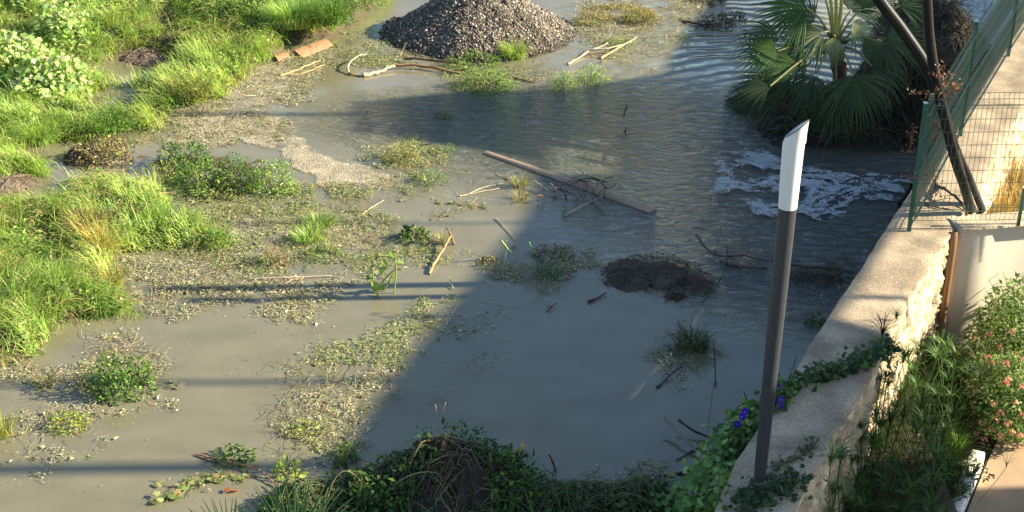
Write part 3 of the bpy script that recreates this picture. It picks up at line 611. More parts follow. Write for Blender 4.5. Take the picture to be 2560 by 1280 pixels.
def stick(pts,wpx,label,col=(.30,.22,.13),name='stick',cat='stick',forks=(),grp=None,taper=.6,mat=None,k=6):
    """pts: (px,py) on the water, (px,py,'up') at the first point's depth, or (px,py,z) at height z"""
    P3=[]; Y=None
    for q in pts:
        if len(q)==2: p=W(q[0],q[1],.015)
        elif q[2]=='up': p=V(q[0],q[1],Y)
        else: p=W(*q)
        if Y is None: Y=p[1]
        P3.append(p)
    s=PM(pts[0][0],pts[0][1]); r=wpx/2/s; m=14; C=spline(P3,m); C+=R_.normal(0,r*.5,C.shape)*.5; mb=MB()
    tubes(mb,[C],[np.linspace(r,r*taper,m)*(1+.15*R_.normal(size=m))],col,k)
    for (i,dx,dy,ln) in forks:
        a=C[i]; e=a+np.array([dx,0,dy])*ln/s; mm=6; tubes(mb,[spline([a,(a+e)/2+R_.normal(0,.01,3),e],mm)],[np.linspace(r*.7,r*.35,mm)],col,5)
    return tag(mb.build(name,mat or M_wood,None,True),label,cat,grp)
# ================================================= gravel heap
gc=W(1195,78); gR=1.6; gh=1.0
gp=thing('gravel_heap','large cone of loose grey gravel rising out of the shallow floodwater','gravel heap',gc)
mb=MB(); a=np.linspace(-1.05,1.05,150); X,Y=np.meshgrid(a,a); r=np.hypot(X,Y); x=gc[0]+X*gR; y=gc[1]+Y*gR*.95
def gz(x,y):
    r=np.hypot((x-gc[0])/gR,(y-gc[1])/(gR*.95)); r=r*(1+.34*(fbm((x-gc[0])/(r+.2)*.9+5,(y-gc[1])/(r+.2)*.9+5,14)-.5)); return -.06+gh*np.clip(1-r,-.1,1)**1.0*(1+.22*(fbm(x*2.2,y*2.2,8)-.5))-.12*np.exp(-(r/.15)**2)+.06*(fbm(x*7,y*7,4)-.5)
z=gz(x,y)+.045*(fbm(x*22,y*22,3)-.5); mb.add(np.stack([x,y,z],-1).reshape(-1,3),gf(np.arange(150*150).reshape(150,150)),np.array([.075,.058,.042])*(1+.5*(fbm(x.ravel()*12,y.ravel()*12,6)[:,None]-.5)))
mb.build('gravel_mass',M_rock,gp,True)
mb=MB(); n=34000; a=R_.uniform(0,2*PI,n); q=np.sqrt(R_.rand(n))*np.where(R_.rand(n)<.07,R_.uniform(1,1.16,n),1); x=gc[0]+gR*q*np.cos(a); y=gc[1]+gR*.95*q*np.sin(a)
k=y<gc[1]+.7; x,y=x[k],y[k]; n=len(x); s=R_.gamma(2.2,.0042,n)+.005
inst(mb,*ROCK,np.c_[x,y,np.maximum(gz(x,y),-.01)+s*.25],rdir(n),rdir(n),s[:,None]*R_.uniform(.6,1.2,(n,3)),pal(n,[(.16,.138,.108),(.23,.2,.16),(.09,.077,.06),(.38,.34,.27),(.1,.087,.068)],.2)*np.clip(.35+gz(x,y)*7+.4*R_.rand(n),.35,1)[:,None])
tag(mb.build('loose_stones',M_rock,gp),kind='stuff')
# ================================================= planks and boards
def board(pts,th,col,label,name='plank',z=.02,cat='plank'):
    P=[W(a,b,z) for a,b in pts]; mb=MB(); P=np.array(P); n=8
    L=np.linspace(0,1,n)[:,None]; e1=P[0]*(1-L)+P[1]*L; e2=P[3]*(1-L)+P[2]*L; e1=e1+R_.normal(0,.003,e1.shape); e2=e2+R_.normal(0,.003,e2.shape)
    dn=np.array([0,0,-th]); q=np.stack([e1,e2,e2+dn,e1+dn,e1],1); mb.add(q.reshape(-1,3),gf(np.arange(n*5).reshape(n,5))[:,::-1],col)
    for s_ in (0,-1): mb.add([e1[s_],e2[s_],e2[s_]+dn,e1[s_]+dn],[(0,1,2,3)],col)
    return tag(mb.build(name,M_wood),label,cat)
board([(1217,376),(1641,519),(1623,530),(1207,382)],.018,(.36,.25,.17),'long reddish wooden plank floating across the line between sunlit and shaded water',z=.018)
board([(735,126),(815,96),(832,112),(758,144)],.02,(.34,.18,.095),'orange broken board half sunk at the grassy edge left of the gravel heap',z=.03)
board([(686,138),(716,128),(722,136),(694,149)],.05,(.28,.15,.08),'short dark wood offcut beside the orange broken board',z=.06)
# ================================================= sticks
T=(.40,.29,.16); DK=(.05,.035,.025); PL=(.45,.38,.24)
SK=[([(1073,684),(1098,640,.05),(1127,590,.12)],8,'crooked pale brown stick lying on sunlit water near the upright leafy stalks',(.38,.24,.12),[(9,.2,.5,40)]),
([(1135,610),(1126,590,.1),(1117,566,.2)],7,'short dark stick stub crossing the top end of the crooked stick',(.2,.13,.09),[]),
([(908,190),(945,180,.03),(986,164,.06)],11,'thick pale cut cane on the water left of the gravel heap',PL,[]),
([(985,162,.06),(1060,165,.06),(1148,183,.03)],9,'long brown cane lying in front of the gravel heap foot',(.26,.16,.08),[]),
([(1010,145,.08),(1100,152,.08),(1180,166,.03)],7,'dark wet cane behind the long brown one in front of the gravel heap',(.1,.07,.04),[]),
([(872,184),(870,163,.08),(890,143,.13),(915,135,.1)],5,'thin arching straw coloured cane at the far left end of the cane tangle',PL,[]),
([(872,183,.02),(890,188),(910,190)],6,'short orange brown twig joined to the thick pale cane end',(.3,.17,.08),[]),
([(998,140),(1008,122,.12),(1016,105,'up')],5,'small upright twig at the knot of the cane tangle',T,[]),
([(1420,160),(1470,130,.03),(1520,108,.06)],6,'slender pale cane pointing down left in the bundle right of the gravel heap',PL,[]),
([(1455,128,.03),(1520,120,.08),(1580,104,.08)],5,'middle slender cane of the bundle right of the gravel heap',PL,[]),
([(1502,146),(1545,120,.06),(1592,93,.1)],7,'thickest pale cane of the bundle right of the gravel heap',(.42,.3,.15),[]),
([(1475,136),(1510,132,.04),(1530,138,.02)],5,'short orange cane at the middle of the bundle right of the gravel heap',(.33,.2,.09),[]),
([(1280,192),(1320,203),(1340,204,.01),(1352,192,.05)],4,'small forked dark twig floating between the two green weed rafts',(.15,.1,.06),[]),
([(490,1135),(560,1153,.03),(640,1172,.05),(702,1220,.02)],6,'long curving red brown twig near the fan palm leaf at the bottom',(.34,.17,.09),[]),
([(1664,1047,.12),(1715,1102,.06),(1770,1157,.02)],10,'straight pale stick standing out of shaded water near the lamp post',(.24,.19,.13),[]),
([(1770,1157),(1710,1180),(1640,1190)],9,'dark bent stick continuing from the straight pale stick foot',(.06,.05,.045),[]),
([(1697,1050,.1),(1740,1080,.05),(1780,1098),(1735,1125),(1690,1150)],6,'thin dark hooked twig beside the straight pale stick',(.05,.04,.035),[]),
([(1390,1177),(1384,1160,.05),(1374,1138,'up')],7,'short dark stick standing upright beside the bottom debris heap',(.09,.05,.04),[]),
([(1740,588,.12),(1765,620,.05),(1800,640,.03),(1865,640,.03),(1925,652)],7,'bare driftwood branch reaching left of the lamp post',(.12,.09,.06),[(3,-.6,.8,22),(5,.3,.7,18)]),
([(1930,650),(2000,664,.02),(2080,672,.02),(2135,680)],6,'dark driftwood branch between the lamp post and the stone wall',(.08,.06,.04),[]),
([(1800,650),(1850,664),(1920,668)],14,'chunk of brown rotten log stuck against the lamp post foot line',(.16,.11,.08),[]),
([(1755,756),(1785,725,.12),(1812,670,.35),(1820,618,'up')],4.5,'tall curved green stem standing in shaded water left of the lamp post',(.07,.1,.04),[]),
([(1410,540),(1455,515,.04),(1515,488,.06)],6,'pale bare stick at the lower edge of the twig tangle on the plank',(.35,.3,.22),[]),
([(1435,497),(1475,478,.08),(1503,452,.2)],5,'pale twig pointing up right out of the twig tangle on the plank',(.3,.27,.2),[]),
([(1388,492),(1360,470,.06),(1335,452,.1)],5,'orange brown twig leaning left of the twig tangle by the plank',(.34,.22,.12),[]),
([(1392,490),(1388,470,.1),(1375,458,.12)],5,'short bent orange twig next to the leaning one beside the plank',(.36,.22,.1),[]),
([(1415,500),(1413,485,.1),(1410,470,.14)],5,'dark forked twig standing under the plank',(.09,.06,.05),[(8,-.5,.8,20)]),
([(1346,505),(1345,490,.1),(1352,488,.1),(1362,495,.02)],4,'tiny bent brown twig by the shadow edge left of the plank tangle',(.2,.12,.07),[]),
([(1240,437,.05),(1262,445),(1282,454)],4,'thin dark twig floating left of the small green sprig',(.14,.11,.07),[]),
([(1175,483),(1210,468),(1260,458)],3,'very thin pale straw on the water left of the plank',PL,[]),
([(630,697),(700,694,.03),(830,690,.01)],5,'long pale straw lying along the lower edge of the middle scum',PL,[]),
([(700,716),(730,700,.03),(760,694,.04)],5,'short pale cane piece on the scum raft in open water',(.45,.33,.2),[]),
([(1148,490),(1148,490,.01),(1250,470)],3,'thin dry stem floating beside the leaf chain in sunlit water',PL,[]),
([(1240,545),(1265,570),(1290,600)],2.5,'fine submerged straw at the shadow edge',PL,[]),
([(1560,290),(1562,278,.05),(1568,262,'up')],4,'tiny dark twig tip poking from rippled blue water',DK,[(8,.5,.3,15)]),
([(1567,340),(1563,330,.03),(1566,318,.05)],4,'tiny dark twig below the other one in rippled blue water',DK,[]),
([(1480,505),(1500,525),(1510,535)],3,'small dark looped twig under the plank in shaded water',DK,[]),
([(1470,755),(1500,742,.02),(1515,733,.02)],6,'dark leaf shaped twig left of the dark mud clod',DK,[]),
([(1368,778),(1383,765,.03),(1390,757,.04)],3.5,'small dark v shaped twig on open shaded water',DK,[(7,-.9,-.1,18)]),
([(1245,1000),(1100,1030)],.1,'',DK,[]),
([(1643,967),(1680,935,.03),(1712,905,.06)],6,'dark bare twig reaching down left from the drowned plant',(.07,.06,.05),[(6,-.7,.2,22),(9,.6,.4,30)]),
([(1790,965),(1788,920,.1),(1785,850,'up')],3.5,'thin dark upright twig right of the drowned plant',DK,[(7,-.5,.4,25)]),
([(1860,1012),(1866,995,.05),(1858,978,.08)],4,'small dark hooked twig beside the blue flowers',DK,[]),
([(1955,1000),(1975,940,.05),(1992,890,.08)],3,'thin dark branch in the water against the wall behind the lamp post',DK,[(6,.6,.4,30)]),
([(2248,508),(2262,490,.2),(2280,462,.6)],12,'black pipe end sticking from the wall edge into the white water',(.02,.018,.018),[]),
([(2340,462,ZT),(2370,478,ZT+.1),(2398,500,ZT+.05),(2410,524,ZT)],8,'dark curved root lying on the wall top behind the near fence panel',(.07,.05,.04),[]),
([(2300,505,ZT),(2350,520,ZT+.02),(2400,528,ZT)],5,'thin dark stem lying on the wall top at the bottom of the near fence panel',(.1,.08,.06),[]),
([(1098,1052,.35),(1092,1030,.42),(1088,1010,.5)],3.5,'left arm of the pale v shaped stalk above the bottom debris heap',(.4,.3,.18),[]),
([(1098,1052,.35),(1107,1028,.43),(1116,1005,.5)],3.5,'right arm of the pale v shaped stalk above the bottom debris heap',(.4,.3,.18),[]),
([(1252,600,.28),(1272,625,.12),(1295,642)],4.5,'bright green reed leaning down right at the shadow edge',(.25,.4,.14),[]),
([(1256,690),(1262,650,.1),(1268,620,.2)],3,'thin upright green reed under the leaning reed',(.15,.28,.1),[]),
([(1320,602,.3),(1333,625,.15),(1345,642)],4.5,'bright green reed tip right of the leaning reed',(.25,.4,.14),[]),
([(1345,642),(1365,670),(1385,695)],6,'wide submerged green reed blade in shaded water',(.05,.12,.06),[]),
([(1133,722),(1127,705,.05),(1118,690,'up')],2.5,'tiny green reed pair standing in sunlit water',(.25,.35,.12),[(3,-.6,.5,18)]),
([(905,535),(935,515),(960,500)],3,'short pale straw in the scum above the middle weeds',PL,[]),
([(290,845),(330,870,.02),(385,880)],3,'straw beside the bottom left bush',PL,[]),
([(700,190),(740,175,.03),(800,150,.02)],6,'yellow reed stem floating below the orange broken board',(.42,.34,.14),[]),
([(725,188),(760,182,.02),(815,160)],4,'thinner yellow reed stem beside the first below the orange board',(.42,.34,.14),[]),
([(1700,50),(1760,62,.04),(1800,58)],6,'dark twig among dark debris at the top near the palm',DK,[]),
([(2395,-10),(2375,30,.1),(2360,60,.05)],4,'thin dark branch in the pale water at the top right behind the pipes',DK,[(6,.5,.4,40)]),
([(570,215,.1),(600,235,.1),(640,240,.03)],4,'thin straw arching over the froth edge under the upper bank',PL,[])]
for pts,wd,lb,col,fk in SK:
    if lb: stick(pts,wd,lb,col,forks=fk,name='reed' if 'reed' in lb else ('pipe_end' if 'pipe end' in lb else 'stick'),cat='reed' if 'reed' in lb else ('pipe' if 'pipe end' in lb else 'stick'))
# twig tangle on the plank
tw=thing('twig_tangle','dark tangle of bare twigs caught on the floating plank','twigs',W(1465,478))
mb=MB(); c=W(1465,482,.03); tangle(mb,c,.3,.3,.14,26,.2,.6,.006,[(.05,.035,.025),(.09,.06,.04),(.15,.11,.08)],lift=.8); mb.build('bare_twigs',M_wood,tw)
mb=MB(); bush_leaves(mb,W(1412,538,0),.05,.04,.05,26,.02,.04,[(.16,.11,.06)]); tag(mb.build('dry_leaf_ball',M_dry),'small ball of brown leaves floating at the end of the pale stick','leaves')
# ================================================= weed clumps (foot px,py, width, height)
WD=[(1215,225,150,50,'leafy','bright green weed raft at the right end of the long cane by the gravel heap',MGRN+GRN[:1],1.3,(.02,.05)),
(1180,172,150,34,'leafy','low green weeds growing over the dark cane in front of the gravel heap',MGRN,1.2,(.02,.05)),
(1285,148,70,42,'grassy','tuft of grass at the front foot of the gravel heap',GRN+STRAW[:1],1.,(.02,.04)),
(1405,225,70,45,'leafy','left half of the pair of bright green weeds standing in rippled water',GRN,1.6,(.015,.035)),
(1475,208,90,45,'leafy','right half of the pair of bright green weeds standing in rippled water',GRN+MGRN,1.6,(.015,.035)),
(1550,115,80,28,'leafy','yellow green weed caught in the cane bundle right of the gravel heap',[(.3,.36,.06),(.22,.28,.06)],1.2,(.015,.035)),
(1105,297,44,14,'leafy','small dark sprig floating alone in the dark rippled channel',DGRN,1.2,(.015,.03)),
(1000,408,105,50,'leafy','yellow green weed clump on its own small froth raft in mid water',[(.3,.3,.08),(.2,.24,.06),(.33,.27,.13)],1.5,(.015,.04)),
(1110,385,60,20,'leafy','faint green sprig right of the yellow green weed raft',MGRN,.9,(.015,.04)),
(1075,460,90,35,'leafy','low green weeds floating below the yellow green raft',MGRN,1.,(.015,.04)),
(455,425,150,75,'leafy','dark green leafy clump at the left of the middle weed island',MGRN+DGRN,1.9,(.02,.05)),
(500,480,170,70,'leafy','tall green clump with grass at the lower left of the middle weed island',MGRN,1.4,(.02,.05)),
(590,470,130,80,'leafy','round dark green clump in the centre of the middle weed island',DGRN+MGRN,2.0,(.02,.05)),
(680,485,130,90,'leafy','bright green clump at the right end of the middle weed island',MGRN+GRN,1.6,(.02,.05)),
(400,470,110,60,'leafy','yellowing flattened clump left of the middle weed island',[(.26,.26,.07),(.17,.2,.05)],1.3,(.02,.06)),
(250,410,150,65,'leafy','dry brown weed heap with straw between the upper and lower banks',BRN+STRAW,1.6,(.02,.06)),
(545,490,170,28,'leafy','flattened yellow leaves along the lower edge of the middle weed island',[(.3,.31,.1),(.2,.26,.06)],1.,(.03,.07)),
(540,620,90,45,'leafy','small green bush at the tip of the lower grass bank',MGRN,1.7,(.02,.05)),
(770,610,90,40,'grassy','sparse green grass tuft rising from the middle scum',GRN,.5,(.02,.04)),
(800,570,110,30,'grassy','thin green grass on the scum right of the middle weed island',GRN,.35,(.02,.04)),
(815,650,100,34,'leafy','flat green weeds floating near the upright leafy stalks',MGRN,.8,(.015,.04)),
(1040,606,80,38,'leafy','dark leafy plant with a wilted pale top casting a shadow on the water',DGRN+[(.2,.3,.08)],2.0,(.04,.09)),
(1110,612,60,36,'sprig','dry straw sprig next to the wilted leafy plant',STRAW,.6,(.02,.04)),
(675,665,90,50,'leafy','brown dried weed clump on the middle scum',[(.2,.13,.06),(.14,.09,.05),(.3,.22,.1)],1.2,(.015,.04)),
(300,990,170,110,'leafy','dark green bush standing in the water at the bottom left',MGRN+DGRN[:2],2.0,(.025,.055)),
(360,965,70,80,'leafy','brighter green shoots at the right side of the bottom left bush',GRN[:3]+MGRN,1.6,(.025,.055)),
(205,970,34,50,'leafy','small yellow sprig left of the bottom left bush',[(.33,.33,.08)],1.,(.015,.035)),
(110,970,60,40,'sprig','pale dry wispy plant at the left edge of the bottom left scum',STRAW,.6,(.02,.04)),
(165,1072,110,34,'leafy','low yellow green weeds on the thin floating strip at the lower left',[(.3,.36,.06),(.2,.27,.05)],1.6,(.015,.04)),
(5,1095,60,70,'sprig','yellow grassy plant cut by the left edge of the picture',[(.38,.34,.08),(.26,.3,.07)],1.2,(.02,.04)),
(222,1146,16,10,'leafy','single tiny bright green sprig alone on the brown water',GRN,1.5,(.015,.03)),
(585,1155,100,30,'leafy','dark leafy floating plant beside the curving red brown twig',DGRN+MGRN,1.5,(.04,.08)),
(720,1195,70,50,'leafy','bright yellow green leafy plant above the fan palm leaf',[(.28,.36,.07),(.16,.26,.05)],1.3,(.03,.08)),
(860,1160,70,60,'leafy','dark leafy shoots at the left foot of the bottom debris heap',DGRN+MGRN,1.5,(.03,.07)),
(765,1090,90,22,'leafy','yellowing leaves on the lower diagonal scum drift',[(.3,.34,.08),(.2,.28,.06)],1.,(.03,.06)),
(1730,880,100,58,'mixed','drowned spiky plant with grey stems left of the lamp post',[(.07,.1,.04),(.16,.16,.11),(.05,.08,.03)],1.1,(.02,.05)),
(2045,815,60,36,'leafy','small dark weed against the water side of the stone wall',DGRN,1.3,(.02,.05)),
(1300,470,50,32,'sprig','small pale green sprig on the sunlit side of the plank',[(.25,.3,.1),(.35,.28,.13)],.9,(.02,.04)),
(1300,505,60,30,'sprig','tiny orange brown sprig between the plank and the shadow edge',[(.34,.25,.12)],.4,(.02,.04)),
(1545,45,190,9,'leafy','flattened straw along the far shore right of the gravel heap',STRAW,1.6,(.02,.05)),
(1600,58,100,32,'leafy','mossy yellow brown clump on the far mud right of the gravel heap',[(.24,.2,.06),(.16,.13,.04)],1.8,(.015,.04)),
(1480,62,100,22,'leafy','low mossy clump between the gravel heap and the far mossy one',[(.26,.24,.07),(.16,.13,.04)],1.3,(.015,.04)),
(1790,68,90,26,'leafy','dark debris clump in shade left of the palm leaves',BRN+MUD,1.5,(.015,.05)),
(1830,50,70,26,'leafy','second dark debris clump close to the top palm leaf',BRN+MUD,1.5,(.015,.05)),
(1770,8,90,26,'leafy','dark debris clump touching the top edge of the picture',BRN+MUD,1.5,(.015,.05)),
(1385,645,110,24,'leafy','brown debris raft between the reeds and the dark mud clod',BRN+STRAW[:1],1.1,(.02,.05)),
(1230,670,80,18,'leafy','pale yellow leaves at the left end of the shaded debris raft',STRAW,.8,(.02,.05)),
(1370,700,90,40,'sprig','thin green blades rising from the shaded debris raft',[(.06,.13,.05)],.4,(.02,.05)),
(240,790,120,40,'mixed','ragged leafy edge of the lower bank at its bottom corner',MGRN,1.,(.02,.05)),
(60,1030,10,10,'leafy','tiny leaf scrap on the lower left water',SCUM,1.,(.02,.03)),
(470,250,120,50,'mixed','drooping grass tussock at the water edge of the upper bank',[(.2,.24,.05),(.26,.27,.07)],1.3,(.02,.05)),
(420,262,160,42,'leafy','dark undercut weeds below the upper bank puddle',DGRN+MGRN,1.5,(.02,.05)),
(250,330,140,40,'mixed','green weeds between the two lower bank puddles',MGRN,1.3,(.02,.05)),
(300,310,130,30,'leafy','small leaved weeds at the far side of the second puddle',MGRN,1.2,(.02,.05)),
(90,360,130,50,'grassy','tall bright grass tuft under the mallow bushes',GRN,1.4,(.02,.05)),
(730,70,120,60,'grassy','tall grass tussock at the corner of the upper bank near the orange board',GRN,1.3,(.02,.05)),
(820,60,120,60,'mixed','dark leafy tussock at the far right corner of the upper bank',MGRN,1.5,(.02,.05)),
(905,18,130,40,'leafy','clover like patch at the far right end of the upper bank',MGRN,2.,(.02,.04)),
(560,30,260,60,'leafy','dark green leafy hedge clump at the top of the upper bank',DGRN+MGRN,1.4,(.03,.07)),
(780,5,220,50,'leafy','dark leafy clump cut by the top edge left of the gravel heap',DGRN+MGRN,1.4,(.03,.06)),
(470,-5,160,50,'leafy','leafy clump cut by the top edge over the grass bank',DGRN+MGRN,1.4,(.03,.07)),
(255,640,60,90,'sprig','orange yellow dry strand draped down the edge of the lower bank',[(.5,.36,.1),(.4,.33,.08)],1.6,(.02,.05)),
(285,720,50,70,'sprig','lower end of the yellow dry strand on the lower bank edge',[(.42,.36,.1),(.3,.34,.08)],1.6,(.02,.05)),
(220,590,110,60,'grassy','dry yellow hollow in the lower grass bank',[(.42,.36,.12),(.2,.17,.07)],1.1,(.02,.05))]
for a in WD:
    px,py,wx,hx,st,lb,cols,dn,lf=a
    zz=max(0,float(hz(*W(px,py)[:2]))) if px<1000 else 0
    weed(px,py,wx,hx,st,lb,cols=cols,dens=dn,leaf=lf,z=zz,cat='debris' if 'debris' in lb else 'weed',name='debris_clump' if 'debris' in lb else ('grass_tuft' if st in('grassy','sprig') else 'weed_clump'))
# upright stalks with broad leaves
st=thing('leafy_stalk','wilting upright stalks with broad leaves standing in sunlit water','weed',W(955,735))
mb=MB(); C=[]
for pts in ([(935,735),(932,690),(930,645)],[(985,735),(990,680),(988,635)],[(955,730),(975,700),(985,680)],[(940,730),(960,700),(990,670)],[(940,650),(945,642),(965,640)]):
    Yb=W(955,732)[1]+R_.uniform(-.05,.05); C.append(spline([V(a,b,Yb) for a,b in pts],8))
tubes(mb,np.array(C),np.full((5,8),.009),(.28,.36,.1),5); mb.build('stalk',M_leaf,st)
mb=MB(); lp=[(925,690),(935,700),(950,715),(955,660),(985,640),(990,650),(975,700),(925,720),(940,735),(965,735),(995,690),(945,680),(950,658),(930,710)]
P=np.array([V(a,b,W(955,735)[1]+R_.uniform(-.1,.05)) for a,b in lp]); n=len(P)
inst(mb,*LOBE,P,rdir(n,-.9,.1),nrm(rdir(n,.1,.8)+[0,-.7,0]),R_.uniform(.07,.13,n),pal(n,[(.2,.33,.06),(.1,.2,.04),(.3,.38,.1)],.15)); mb.build('broad_leaves',M_leaf,st)
# leaf chains and single floating leaves
def leafraft(pts,label,n,s0,s1,cols,name='floating_leaves'):
    C=spline([W(a,b,.012) for a,b in pts],n); P=C+np.c_[R_.normal(0,.035,(n,2)),np.abs(R_.normal(0,.012,n))]; mb=MB()
    inst(mb,*LOBE,P,rdir(n,-.1,.1),nrm(R_.normal(0,.3,(n,3))+[0,0,1]),R_.uniform(s0,s1,n),pal(n,cols,.2)); tubes(mb,[C],[[.005]*n],(.3,.3,.12),4)
    return tag(mb.build(name,M_leaf),label,'floating leaves')
leafraft([(375,1250),(450,1235),(480,1210),(560,1195),(620,1190)],'yellow green leafy vine floating at the lower left of the curving twig',46,.05,.1,[(.26,.29,.1),(.34,.32,.14),(.2,.26,.08)])
leafraft([(385,1200),(430,1215),(500,1190),(560,1185)],'thin pale vine above the yellow green leafy vine',20,.03,.06,[(.3,.3,.13)])
leafraft([(1090,505),(1130,508),(1170,512),(1220,518)],'short chain of pale leaves floating in the middle of the sunlit water',18,.04,.09,[(.26,.28,.12),(.36,.33,.18)])
leafraft([(1080,537),(1100,540),(1120,538)],'tiny leaf chain below the pale one',6,.04,.07,[(.26,.28,.12)])
leafraft([(563,1227),(580,1224)],'single orange red leaf floating near the bottom',2,.07,.1,[(.42,.14,.06)],'fallen_leaf')
leafraft([(860,655),(960,640),(1040,625),(1100,632)],'row of flat leaves floating around the wilted leafy plant',50,.03,.07,SCUMG)
leafraft([(1330,1205),(1380,1215),(1440,1195)],'pale curled leaves floating at the right of the bottom heap',12,.03,.06,[(.3,.3,.28)])
# ================================================= dark mud clods and brown mounds
def clod(px,py,wpx,dpx,hh,label,cols=MUD,tw=60,twc=BRN,name='mud_clod',z=-.02,leafn=0,cat='mud'):
    s=PM(px,py); c=W(px,py,z); rx=wpx/2/s; ry=dpx/2/s/math.sin(math.atan2(CAMZ,c[1]))
    t=thing(name,label,cat,c); mb=MB(); mound_mb(mb,c,rx,ry,hh,cols,R_.randint(99),60,.55); mb.build('mud',M_mud,t,True)
    mb=MB(); tangle(mb,c,rx,ry,hh,tw,.05,.28,.003,twc,lift=.6); mb.build('rootlets',M_wood,t)
    mb=MB(); bush_leaves(mb,c,rx,ry,hh*1.1,150+leafn,.015,.04,twc,shell=.2,up=1,gap=.3); tag(mb.build('leaf_litter',M_dry,t),kind='stuff'); return t
clod(1635,690,260,90,.13,'large dark clod of mud and roots in shaded water left of the lamp post',tw=110,leafn=900)
clod(1745,715,100,60,.10,'mud lobe at the lower right end of the large dark clod',tw=60)
clod(1690,745,60,26,.06,'small dark mud lump below the large dark clod',tw=20)
clod(2040,700,180,50,.05,'thin dark debris bar between the lamp post and the wall',tw=80)
clod(365,150,120,46,.12,'brown mud hump in the upper bank puddle',[(.15,.11,.08)],tw=60,twc=[(.25,.19,.14)])
clod(25,465,150,60,.12,'crumbled brown soil heap at the left edge of the picture',[(.13,.1,.07)],tw=30,twc=[(.25,.19,.14)])
clod(215,395,120,50,.12,'dark soil lump beneath the dry brown weed heap',[(.05,.04,.03)],tw=60)
clod(1210,655,10,8,.03,'tiny soil lump by the shaded debris raft',tw=5)
# ================================================= mallow bushes top left
MAL=[(.33,.45,.15),(.4,.5,.2),(.25,.38,.1),(.46,.54,.26)]
def bush(px,py,rx,ry,h,label,n,s0,s1,cols,tm=LOBE,z=None,name='mallow_bush',cat='bush',up=.5,grp=None,gap=.4,core=(.02,.035,.01)):
    c=W(px,py,0 if z is None else z) if z is not None else np.r_[W(px,py)[:2],max(0,float(hz(*W(px,py)[:2])))]
    t=thing(name,label,cat,c,grp); mb=MB(); stems_mb(mb,c,rx*.9,h*.9,30,[(.15,.2,.07)],.006); mb.build('stem',M_wood,t)
    mb=MB(); bush_leaves(mb,c,rx,ry,h,n,s0,s1,cols,tm,.6,up,gap=gap,sd=R_.randint(90)); mb.build('leaves',M_leaf,t); return t,c
bush(125,235,.62,.6,.5,'pale broad leaved mallow bush nearest the water at the left',1100,.05,.12,MAL)
bush(20,200,.7,.7,.6,'pale broad leaved mallow bush cut by the left edge',1050,.05,.12,MAL)
bush(165,130,.5,.5,.6,'mallow bush standing behind the nearest one with dark gaps',700,.05,.11,MAL)
bush(30,60,.9,.7,.55,'mallow bush in the top left corner',1000,.05,.11,MAL+MGRN)
bush(140,25,.7,.5,.4,'small leaved bush behind the mallows at the top edge',500,.04,.08,MGRN+MAL[:1],LEAF)
# ================================================= debris heap at the bottom
hc=W(1120,1235,0); hp=thing('debris_heap','dark rounded heap of uprooted vines and twigs in shaded water at the bottom','debris heap',hc)
mb=MB(); mound_mb(mb,hc,.72,.5,.50,[(.035,.026,.018)],5,70,.5,1.5); mb.build('soil_core',M_mud,hp,True)
mb=MB(); tangle(mb,hc+[.05,-.12,0],.45,.4,.47,520,.06,.3,.004,[(.12,.08,.05),(.07,.05,.03),(.16,.13,.07)],.3,1.5,3); tangle(mb,hc,.76,.53,.50,620,.06,.34,.0035,[(.10,.07,.045),(.07,.05,.03),(.12,.09,.05),(.08,.10,.04)],.3,1.5,3); tangle(mb,hc,.7,.48,.5,34,.15,.42,.008,[(.13,.1,.06),(.2,.17,.1)],.15,1.5); tangle(mb,hc,.78,.55,.53,60,.15,.45,.005,[(.2,.2,.09),(.16,.12,.08)],.2,1.5); mb.build('vine_tangle',M_wood,hp)
mb=MB(); d=[]
bush_leaves(mb,hc+[-.42,-.1,0],.5,.45,.40,1500,.03,.075,DGRN+MGRN[:1]); bush_leaves(mb,hc+[.42,-.05,0],.5,.5,.45,1700,.03,.07,DGRN+MGRN[:1]); bush_leaves(mb,hc+[0,.12,.3],.5,.4,.28,600,.03,.06,DGRN); mb.build('vine_leaves',M_leaf,hp)
mb=MB(); P=np.array([W(1295,1120,.3),W(1280,1135,.3),W(1305,1105,.3),W(1200,1190,.3),W(1288,1128,.35)]); inst(mb,*LOBE,P,rdir(5),rdir(5,.3,1),np.full(5,.06),pal(5,[(.5,.36,.05)])); mb.build('yellow_leaves',M_leaf,hp)
SKT=[(760,1270,160,50,'tangled dark vines at the left of the bottom heap beside the palm leaf'),(900,1250,200,60,'leafy vine skirt under the left side of the bottom heap'),(1060,1290,240,46,'leafy vines directly in front of the bottom heap'),(1260,1285,240,50,'leafy vines under the right side of the bottom heap'),(1430,1275,200,50,'trailing vines right of the bottom heap'),(1590,1270,180,56,'arching vine clump at the bottom between heap and wall')]
for px,py,wx,hx,lb in SKT:
    s=PM(px,py); c=W(px,py,0); rx=wx/2/s; h=hx/s; t=thing('vine_clump',lb,'vines',c)
    mb=MB(); mound_mb(mb,c-[0,0,.03],rx*1.1,rx*.9,h*.7,[(.03,.028,.016)],px%50,40,.3); mb.build('soil_core',M_mud,t,True)
    mb=MB(); tangle(mb,c,rx*1.15,rx*.9,h,70,.2,.6,.004,[(.14,.15,.06),(.12,.1,.06),(.09,.13,.04)],1.2); mb.build('vine_stems',M_wood,t)
    mb=MB(); bush_leaves(mb,c,rx*1.2,rx*1.0,h,int(900),.03,.08,DGRN+[(.09,.16,.07)],gap=.32); mb.build('leaves',M_leaf,t)
